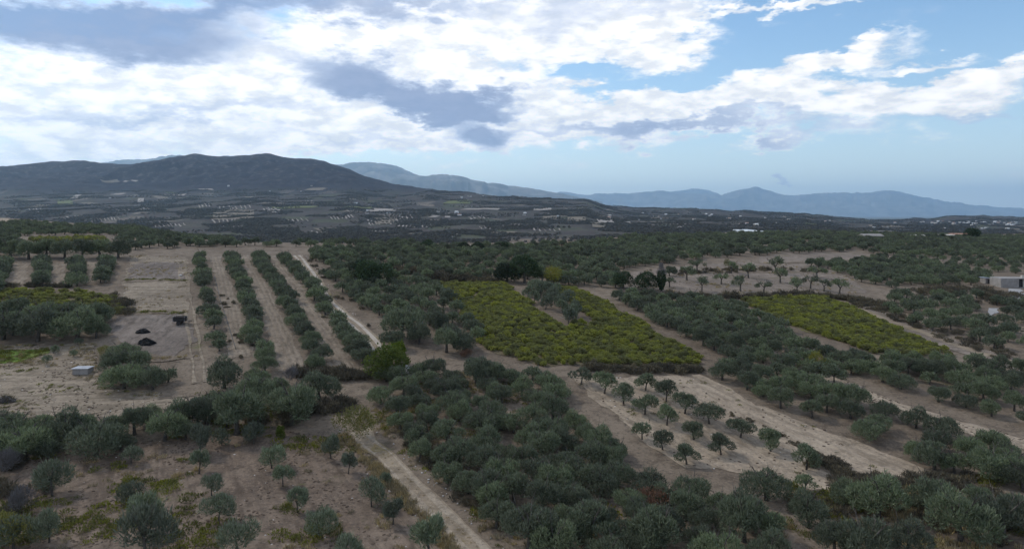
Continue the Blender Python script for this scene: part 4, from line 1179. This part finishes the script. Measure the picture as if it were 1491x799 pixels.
for nm_ in vl:
    ks = sorted([k for k in vrow if k[0] == nm_], key=lambda k: -max(t[0] for t in vrow[k]))
    for ri, k in enumerate(ks):
        for pi_, t in enumerate(sorted(vrow[k], key=lambda t: t[1])):
            vname[id(t)] = {'central': 'grapevine in the central vineyard, %s row from its right corner, %s plant up', 'right': 'grapevine in the right vineyard, %s row from its right end, %s plant up',
                            'strip': 'yellowing grapevine in the left strip, %s row from the front, %s plant along', 'far': 'vine in the far left strip, %s row, %s plant along'}[nm_] % (ordinal(ri), ordinal(pi_))
for i, t in enumerate(VN[:300]):
    x, y, z, s, nm, r_ = t
    plant(vine, x, y, s, vname[id(t)], 'vine', 'vine', vl[nm][1], zoff=-.05)
scatter('vineyard_vegetation', [vine], [(x, y, z - .05, s, random.uniform(0, 6.28), 0, random.randrange(4)) for x, y, z, s, _, _ in VN[300:]], 'yellow-green vine canopy filling the vineyards behind their near edges')

# ------------------------------------------------------------------ stones on the bare ground
def rock(seed, r_):
    g = np.random.default_rng(seed)
    import bmesh
    bm = bmesh.new(); bmesh.ops.create_icosphere(bm, subdivisions=1, radius=r_)
    sx, sy, sz = g.uniform(.7, 1.3), g.uniform(.7, 1.3), g.uniform(.45, .8)
    for v in bm.verts:
        k = 1 + g.uniform(-.22, .22); v.co = Vector((v.co.x * sx * k, v.co.y * sy * k, v.co.z * sz * k))
    me = bpy.data.meshes.new('stone'); bm.to_mesh(me); bm.free(); me.materials.append(M['stone'])
    return me
class RK: pass
rk = RK(); rk.var = [(None, None, rock(s, .16)) for s in range(4)]
rp = []
for poly, n_ in ((FIELD, 120), (STONY, 220), (PALE, 60), (LEFT, 90), (YARD2, 80)):
    rp += [(x, y, z + .06, s, r_, k, random.randrange(4)) for (x, y, z, s, r_, k, v) in over(poly, n_, 0, (.4, 1.1))]
for T_, o_ in ((T1, 2.4), (T2, 2.6), (T3, 3.4)):
    L_ = smooth_line(T_, 1.)
    for _ in range(90):
        p = L_[random.randrange(len(L_))] + np.array([random.choice((-1, 1)) * random.uniform(o_ * .8, o_ * 1.3), random.gauss(0, .5)])
        rp.append((p[0], p[1], Z(*p) + .05, random.uniform(.3, 1.0), random.uniform(0, 6), 0, random.randrange(4)))
scatter('rubble', [rk], rp, 'small pale stones lying on the fields and track edges')
for i, (px, py, s) in enumerate(((590, 540, 4.2), (583, 543, 3.0), (594, 544, 2.6))):
    q = G(px, py)
    tag(link('boulder', rock(40 + i, .3), None, (q[0], q[1], Z(*q) + .25), i, s), ('biggest white boulder beside the lime green tree', 'white boulder left of the biggest white boulder', 'smallest white boulder at the grove edge')[i], 'boulder', 'white boulders by the lime green tree')

# ------------------------------------------------------------------ fence along the upper track
Lf = smooth_line(T1, 1.); tt = np.gradient(Lf, axis=0); tt /= np.linalg.norm(tt, axis=1)[:, None]
fp = [Lf[k] + np.array([tt[k][1], -tt[k][0]]) * (2.4 if np.array([tt[k][1], -tt[k][0]])[0] < 0 else -2.4) for k in range(40, len(Lf), 4)]
if len(fp) > 2:
    f0 = empty('wire_fence', (fp[0][0], fp[0][1], Z(*fp[0])))
    tag(f0, 'wooden post and wire fence running down the left side of the upper dirt track', 'fence')
    pm = MB().tube([(0, 0, -.2), (0, 0, .7), (0, 0, 1.25)], [.06, .055, .045], 6)
    pme = mesh('post', pm.v, pm.f, M['bleached'])
    tops = []
    for p in fp:
        lc = Vector((p[0] - fp[0][0], p[1] - fp[0][1], Z(*p) - Z(*fp[0])))
        link('post', pme, f0, lc); tops.append(lc)
    for h in (.5, 1.05):
        MB().tube([t + Vector((0, .05, h)) for t in tops], [.012] * len(tops), 4).build('wire', M['iron'], f0)
# irrigation pipe left of the rows
Lp = smooth_line(GP([(312, 402), (322, 440), (334, 478), (344, 510)]), 2.)
tag(MB().tube([(p[0], p[1], Z(*p) + .06) for p in Lp], [.07] * len(Lp), 6).build('irrigation_pipe', M['pipe'], smooth=True), 'black irrigation pipe lying along the leftmost track row', 'pipe')

# ------------------------------------------------------------------ yard: charred heap, trailer; cistern; brush heap
def heap(px, py, w_, d_, h_, mat, label, cat, name, seed, twigs=None):
    q = G(px, py); g = np.random.default_rng(seed)
    n, m_ = 22, 9
    V, Fs = [], []
    for j in range(m_):
        t = j / (m_ - 1)
        for i in range(n):
            a = 6.2832 * i / n
            r_ = (1 - t ** 2.2) ** .55 * (.16 if t > .99 else 1) * (1 - .25 * t) * (1 + .75 * float(fbm(math.cos(a) * 1.7 + seed, math.sin(a) * 1.7 + t * 2, 3, seed)))
            V.append((w_ / 2 * r_ * math.cos(a), d_ / 2 * r_ * math.sin(a), h_ * (t + .25 * (t > 0) * float(fbm(math.cos(a) * 3, math.sin(a) * 3 + t * 4, 3, seed + 4))) - (.1 if j == 0 else 0)))
    for j in range(m_ - 1):
        for i in range(n):
            Fs.append([j * n + i, j * n + (i + 1) % n, (j + 1) * n + (i + 1) % n, (j + 1) * n + i])
    o = link(name, mesh(name, V, Fs, mat), None, (q[0], q[1], Z(*q)))
    if twigs:
        n2 = 500
        a = g.uniform(0, 6.28, n2); rr_ = np.sqrt(g.uniform(0, 1, n2)); hh = (1 - rr_) * h_
        c = np.stack([w_ / 2 * rr_ * np.cos(a), d_ / 2 * rr_ * np.sin(a), hh], 1)
        ax = unit(g.normal(size=(n2, 3)) + np.array([0, 0, .6]))
        link('twigs', mesh('twigs', *cards(c, ax, unit(np.cross(ax, g.normal(size=(n2, 3)))), g.uniform(.4, 1., n2), g.uniform(.012, .03, n2)), twigs), o)
    return tag(o, label, cat)
heap(208, 484, 2.5, 1.8, .8, M['black'], 'pointed charred black heap on the ashy yard, further one', 'heap', 'black_heap', 5)
heap(213, 501, 2.7, 2.1, 1.15, M['black'], 'blocky charred black heap on the ashy yard, nearer one', 'heap', 'black_heap', 8)
heap(8, 584, 2.8, 2.0, .8, M['iron'], 'dark heap of cut branches at the left edge of the bare field', 'brush heap', 'brush_heap', 12, M['scrub'])
# fallen branch on the pale field
q = G(1226, 708)
fb_ = MB().tube([(-1.6, .3, .1), (-.4, .1, .25), (.6, -.1, .35), (1.9, -.3, .12)], [.07, .06, .045, .02], 6)
fb_.tube([(-.4, .1, .25), (-.9, .5, .9), (-1.1, .6, 1.5)], [.045, .03, .012], 5); fb_.tube([(.6, -.1, .35), (1.1, .3, .7)], [.03, .01], 5)
tag(fb_.build('fallen_branch', M['bark'], None, (q[0], q[1], Z(*q))), 'bare fallen branch lying at the lower end of the pale tilled field', 'branch')
# trailer
q = G(262, 472)
tr = empty('farm_trailer', (q[0], q[1], Z(*q)), R(8), 1.15)
tag(tr, 'small dark farm trailer with railed sides at the upper edge of the ashy yard', 'trailer')
MB().box((0, 0, .62), (2.0, 1.5, .1)).build('bed', M['iron'], tr)
for sy in (-.73, .73):
    for z_ in (.85, 1.08, 1.31): MB().box((0, sy, z_), (2.0, .05, .14)).build('side_board', M['iron'], tr)
for sx in (-.97, .97):
    for z_ in (.85, 1.08, 1.31): MB().box((sx, 0, z_), (.05, 1.38, .14)).build('end_board', M['iron'], tr)
for sx in (-.93, .93):
    for sy in (-.66, .66): MB().box((sx, sy, 1.02), (.07, .07, .78)).build('post', M['galv'], tr)
for sy in (-.85, .85):
    MB().tube([(0, sy - .09, .34), (0, sy + .09, .34)], [.34, .34], 14).build('wheel', M['pipe'], tr)
MB().tube([(1, 0, .58), (2.0, 0, .5)], [.04, .04], 6).build('drawbar', M['iron'], tr)
MB().box((0, 0, .98), (1.82, 1.34, .5)).build('load', M['black'], tr)
# cistern
q = G(121, 543)
ci = empty('water_cistern', (q[0], q[1], Z(*q)), R(2))
tag(ci, 'low grey cistern with a pale sheet lid on the bare left field', 'cistern')
MB().box((0, 0, .42), (2.5, 1.7, .94)).build('wall', M['render'], ci)
for sy, h_ in ((-.5, 0), (.52, .02)): MB().box((-.05, sy, .93 + h_), (2.75, 1.0, .06)).build('lid_sheet', M['galv'], ci)
# leaning white stake and light rubbish by the yard
q = G(263, 402)
tag(link('stone', rock(61, .5), None, (q[0], q[1], Z(*q) + .2)), 'single white stone at the head of the bare left terrace', 'stone')

# ------------------------------------------------------------------ the grey house and its sheds
def pt(px, py): q = G(px, py); return (float(q[0]), float(q[1]), Z(*q))
hx, hy_, hz = pt(1475, 420)
ho = empty('house', (hx, hy_ + 1, hz), R(-6))
tag(ho, 'low grey flat-roofed house with a dark open porch at the right edge', 'house')
MB().box((-.2, 3, 1.35), (5.2, 6, 3.3)).build('side_wall', M['render'], ho)
fr = MB()
for x0, x1 in ((2.4, 2.75), (4.1, 4.45), (5.9, 6.3), (7.8, 10)):
    fr.box(((x0 + x1) / 2, 1.0, 1.25), (x1 - x0, .3, 3.0))
fr.build('front_pillars', M['cream'], ho)
MB().box((6.2, 3.2, 1.2), (7.55, 4.0, 2.9)).build('porch_shade_block', M['porch_shade'], ho)  # solid block, the porch's shade is painted as its colour
for x_ in (3.4, 5.2, 7.0): MB().box((x_, 1.17, 1.5), (.9, .06, 1.3)).build('window', M['glass'], ho)
MB().box((6.2, 2.8, 2.95), (8.6, 5.6, .22)).build('roof', M['render'], ho)
MB().box((5.5, .2, .12), (6.5, 1.4, .3)).build('terrace_slab', M['render'], ho)
MB().box((4.8, 2.5, 3.4), (.6, .6, .7)).build('chimney', M['cream'], ho)
hx, hy_, hz = pt(1449, 414)
sh = empty('shed', (hx, hy_ + 1, hz), R(-4))
tag(sh, 'low shed with a blue-grey sheet roof left of the grey house', 'shed')
MB().box((0, 1.5, .8), (4.6, 3.0, 2.2)).build('wall', M['render'], sh)
for i in range(3): MB().box((-1.75 + i * 1.72, 1.4 + .1 * i, 2.0 + .03 * i), (1.7, 3.5, .06)).build('roof_sheet', M['blue_sheet'], sh)
MB().box((-1.2, -.02, .6), (.9, .06, 1.7)).build('door', M['iron'], sh)

def simple_house(px, py, w_, d_, h_, wall, roof, label, cat, name, group=None, rz=0., far=False, gable=.25, ymax=6500):
    q = G(px, py, ymax)
    o = empty(name, (q[0], q[1], Z(*q) - .5), rz)
    MB().box((0, 0, h_ / 2), (w_, d_, h_)).build('wall', M[wall], o)
    m_ = MB(); e = .35 if not far else .2
    a, c = w_ / 2 + e, d_ / 2 + e
    if gable:
        k = h_ + w_ * gable * .5
        m_.v = [(-a, -c, h_ - .05), (a, -c, h_ - .05), (a, c, h_ - .05), (-a, c, h_ - .05), (-a, 0, k), (a, 0, k)]
        m_.f = [[0, 1, 5, 4], [2, 3, 4, 5], [0, 4, 3], [1, 2, 5], [3, 2, 1, 0]]
    else:
        m_.box((0, 0, h_ + .15), (w_ + .5, d_ + .5, .35))
    m_.build('roof', M[roof], o)
    if not far:
        for i in range(3): MB().box((-w_ * .3 + i * w_ * .3, -d_ / 2 - .02, h_ * .55), (.9, .08, 1.0)).build('window', M['glass'], o)
    return tag(o, label, cat, group)
simple_house(1398, 346.4, 16, 7, 3.4, 'cream', 'tile', 'long low barn with an orange tiled roof on the right brow', 'barn', 'barn', None, R(3), gable=.07)
simple_house(1376, 347, 10, 6, 2.8, 'cream', 'cream', 'cream shed left of the orange-roofed barn', 'shed', 'shed', None, R(3), gable=.12)
simple_house(1330, 347, 12, 6, 2.4, 'render', 'cream', 'grey low shed furthest left of the barn', 'shed', 'shed', None, R(-2), gable=.1)
simple_house(1268, 349, 12, 7, 3., 'render', 'render', 'grey low barn alone on the brow near the greenhouse', 'barn', 'barn', None, R(3), gable=.2)
simple_house(843, 349, 5.0, 4, 3.0, 'white', 'white', 'small white hut at the edge of the red earth field', 'hut', 'hut', None, R(5), gable=0)
for i, (px, w_) in enumerate(((1362, 11), (1415, 22), (1372, 9), (1385, 8))):
    at(dense, px, 349, w_, 5.2, ('dark tree standing between cream shed and grey shed', 'big dark tree right of the orange-roofed barn', 'small dark tree behind the cream shed', 'small dark tree at the left end of the barn')[i], 'tree', 'evergreen_tree', 'dark trees around the barn')
# greenhouses across the valley
for i, (px, lab) in enumerate(((1107, 'pale greenhouse across the valley, left one of the pair'), (1121, 'pale greenhouse across the valley, right one of the pair'))):
    q = G(px, 341, 6500, 1280)
    sw = 9.5 * q[1] / F
    gh = empty('greenhouse', (q[0], q[1], Z(*q)), R(4)); tag(gh, lab, 'greenhouse', 'pair of greenhouses across the valley')
    dz_ = 130
    for k in range(5):
        m_ = MB(); a = -sw / 2 + sw * k / 5; c = a + sw / 5 - .3; lft = Z(q[0], q[1] + dz_) - Z(*q)
        m_.v = [(a, 0, 0), (c, 0, 0), (c, 0, 3), ((a + c) / 2, 0, 4.5), (a, 0, 3), (a, dz_, lft), (c, dz_, lft), (c, dz_, lft + 3), ((a + c) / 2, dz_, lft + 4.5), (a, dz_, lft + 3)]
        m_.f = [[0, 1, 2, 3, 4], [9, 8, 7, 6, 5], [1, 6, 7, 2], [2, 7, 8, 3], [3, 8, 9, 4], [4, 9, 5, 0]]
        m_.build('span', M['greenhouse'], gh)

# ------------------------------------------------------------------ far slopes: pale fields, tree rows, houses
def farfield(px, py, w_, h_, mat, skew=0., nm='field'):
    pts = GP([(px - w_ / 2 - skew, py + h_ / 2), (px + w_ / 2 - skew, py + h_ / 2), (px + w_ / 2 + skew, py - h_ / 2), (px - w_ / 2 + skew, py - h_ / 2)])
    if np.ptp(pts[:, 1]) > 900: return
    sheet(nm, pts, M[mat], 2.0, cell=14., jit=1.5, step=9.)
M['farpale'] = soil('far_pale_earth', (.30, .265, .23), (.40, .36, .32), None, 0, R(30), 9)
M['fargreen'] = soil('far_green_earth', (.12, .135, .055), (.16, .17, .07), None, 0, R(30), 9)
M['farbrown'] = soil('far_brown_earth', (.17, .145, .11), (.23, .195, .15), None, 0, R(30), 9)
for a in ((110, 287, 9, 6, 'farpale'), (95, 296, 22, 9, 'fargreen'), (160, 263, 26, 4, 'farbrown'), (190, 264, 20, 2, 'farpale'), (205, 292, 9, 6, 'farpale'), (172, 283, 14, 2, 'farpale'), (247, 281, 14, 2, 'fargreen'),
          (255, 284, 30, 2, 'farpale'), (340, 313, 60, 14, 'farbrown'), (395, 309, 12, 6, 'farpale'), (402, 308, 9, 5, 'farpale'), (430, 302, 60, 2.5, 'fargreen'), (560, 306, 40, 4, 'farpale'), (520, 303, 40, 3, 'fargreen'),
          (652, 314, 8, 7, 'farpale'), (632, 316, 12, 2.5, 'farpale'), (668, 295, 40, 4, 'fargreen'), (700, 305, 50, 2, 'farpale'), (790, 305, 26, 3, 'farpale'), (840, 320, 26, 7, 'farbrown'), (880, 319, 22, 12, 'farpale'),
          (872, 328, 20, 7, 'farbrown'), (905, 331, 9, 4, 'farpale'), (916, 325, 9, 3, 'farpale'), (760, 328, 30, 2, 'farpale'), (800, 318, 20, 5, 'farbrown'), (1000, 327, 14, 3, 'farpale'), (990, 331, 7, 3, 'farpale'),
          (590, 330, 22, 2, 'farpale'), (560, 322, 30, 10, 'farbrown'), (340, 330, 40, 2, 'farpale'), (460, 276, 26, 3, 'farbrown'), (300, 276, 20, 2, 'farpale'), (60, 300, 24, 3, 'farbrown'), (520, 290, 24, 3, 'farbrown'),
          (1300, 330, 26, 2, 'farbrown'), (1240, 338, 30, 3, 'farbrown'), (1180, 327, 24, 3, 'fargreen'), (960, 318, 30, 2, 'farbrown'), (730, 340, 40, 3, 'farbrown'), (620, 342, 50, 3, 'farbrown'), (480, 335, 40, 4, 'farbrown')):
    farfield(*a, skew=random.uniform(-6, 6))
# short pale strips between tree rows
for cx_, cy_, nst, dxs, hgt in ((345, 304, 8, 6, 6), (155, 321, 9, 5, 5), (110, 318, 6, 5, 3), (395, 306, 5, 4, 5), (560, 325, 9, 5, 8), (590, 318, 5, 6, 7), (480, 340, 8, 6, 5), (300, 300, 4, 5, 5), (330, 322, 6, 6, 5), (515, 305, 4, 5, 5), (210, 304, 4, 5, 4), (55, 307, 4, 5, 6), (430, 322, 7, 7, 4), (720, 333, 6, 7, 4), (500, 318, 7, 5, 5), (540, 338, 10, 6, 5), (620, 330, 6, 6, 6), (250, 330, 8, 6, 4), (390, 335, 9, 7, 4), (180, 307, 5, 5, 4), (700, 318, 5, 6, 5), (800, 336, 6, 7, 4), (450, 295, 4, 5, 4), (650, 345, 6, 8, 4)):
    for k in range(nst):
        farfield(cx_ + k * dxs - nst * dxs / 2 + random.uniform(-1, 1), cy_ + random.uniform(-1, 1) - .3 * k, random.uniform(1.2, 2.2), hgt * random.uniform(.7, 1.1), 'farpale', skew=-random.uniform(1, 2.4))

ck = RK(); ck.var = []
for s_ in range(4):
    me_ = rock(80 + s_, .2); me_.name = 'clod'; me_.materials.clear(); me_.materials.append(M['clod']); ck.var.append((None, None, me_))
cp_ = []
for poly, n_ in ((FIELD, 2400), (LEFT, 1100), (PALE, 260), (YARD2, 260), (STONY, 260), (STRIP, 120)):
    cp_ += [(x, y, z + .07, sc_, r_, k, random.randrange(4)) for (x, y, z, sc_, r_, k, v) in over(poly, n_, 0, (.35, 1.2), (5., -.12, 95))]
scatter('clods_dirt', [ck], cp_, 'dark clods of turned earth strewn over the bare fields')

class FK: pass
fk = FK(); fk.name = 'far'
fk.var = []
for s in range(3):
    a = dict(R_=2.6, z0=.1, z1=4.2, nl=7, up=.4, lump=(.4, .6))
    cv = crown(900 + s, n=46, L=1.9, W=.6, **a)
    fk.var.append((None, None, mesh('far_tree', cv[0], cv[1], M['far_leaf'])))
fp_ = []
g_ = np.random.default_rng(3)
cells = np.stack([g_.uniform(-4200, 4200, 2600), np.exp(g_.uniform(math.log(1150), math.log(5200), 2600))], 1)
cells = cells[np.abs(cells[:, 0]) < cells[:, 1] * .82]
ctype = g_.random(len(cells)); cang = g_.uniform(0, 3.14, len(cells))
for (cx_, cy_), ty, an in zip(cells, ctype, cang):
    if ty < .22: continue
    wx, wy = g_.uniform(30, 75), g_.uniform(30, 75)
    sp = 8.0 if ty < .7 else 11.
    sp *= 1 + cy_ / 6000
    if ty > .9:
        k = 12; xx = g_.uniform(-wx, wx, k); yy_ = g_.uniform(-wy, wy, k)
    else:
        a_, b_ = np.meshgrid(np.arange(-wx, wx, sp), np.arange(-wy, wy, sp * .75)); xx, yy_ = a_.ravel(), b_.ravel()
        xx = xx + g_.normal(0, .6, xx.size); yy_ = yy_ + g_.normal(0, .8, yy_.size)
    X = cx_ + xx * math.cos(an) - yy_ * math.sin(an); Y_ = cy_ + xx * math.sin(an) + yy_ * math.cos(an)
    zt_ = zt(X, Y_)
    for x, y, z in zip(X, Y_, zt_):
        if z < 190 and y > 1000: fp_.append((x, y, z, g_.uniform(.8, 1.5), g_.uniform(0, 6), 0, int(g_.integers(3))))
if len(fp_) > 60000: fp_ = [fp_[i] for i in g_.choice(len(fp_), 60000, replace=False)]
scatter('far_woods', [fk], fp_, 'dark rows and clumps of trees dotting the far hillsides')

random.seed(21)
def cluster(n, x0, x1, y0, y1, label, group, big=1., whites=.7):
    pp = sorted((random.uniform(x0, x1), random.uniform(y0, y1)) for _ in range(n))
    for i, (px, py) in enumerate(pp):
        q = G(px, py)
        if q[1] > 5900: continue
        s = big * random.uniform(.7, 1.3)
        simple_house(px, py, 9 * s, 8 * s, random.choice((3.2, 5.5)) * s, 'white' if random.random() < whites else 'cream', random.choice(('white', 'tile', 'cream', 'white')), label + ', %s from the left' % ordinal(i), 'house', 'house', group, random.uniform(-.5, .5), True, random.choice((0, .3)))
cluster(44, 1340, 1480, 322.5, 327.5, 'pale house in the small town across the valley on the right', 'houses of the small town on the right', 1.2)
cluster(14, 1255, 1480, 324, 334, 'scattered white house on the slope below the small town', 'white houses below the small town')
cluster(18, 680, 860, 281, 287, 'tiny house along the crest of the middle ridge', 'houses along the middle ridge crest', .9, .5)
cluster(18, 880, 1070, 309, 322, 'white house on the low slope right of the middle ridge', 'white houses right of the middle ridge')
cluster(13, 1070, 1260, 316, 330, 'white house scattered on the right lowland', 'white houses on the right lowland')
cluster(9, 730, 860, 300, 316, 'pale house on the terraced face of the middle ridge', 'pale houses on the middle ridge face')
cluster(5, 120, 460, 266, 300, 'pale farmhouse scattered below the dark mountain', 'farmhouses below the dark mountain', 1.1, .6)
cluster(10, 480, 680, 285, 318, 'pale farmhouse on the near dark slope', 'farmhouses on the near dark slope', 1.1, .6)

# ------------------------------------------------------------------ air
m_, q_ = newmat('haze_air')
pv_ = q_.n('ShaderNodeVolumePrincipled')
pv_.inputs['Color'].default_value = (.52, .77, 1.0, 1)
pv_.inputs['Density'].default_value = 3.2e-5
pv_.inputs['Anisotropy'].default_value = .55
o_ = q_.n('ShaderNodeOutputMaterial')
m_.node_tree.links.new(pv_.outputs[0], o_.inputs['Volume'])
hb = MB().box((0, 24000, (2060 - 110) / 2), (118000, 58000, 2170)).build('haze', m_)
hb['kind'] = 'stuff'
tag(hb, 'thin blue haze filling the air over the valley')
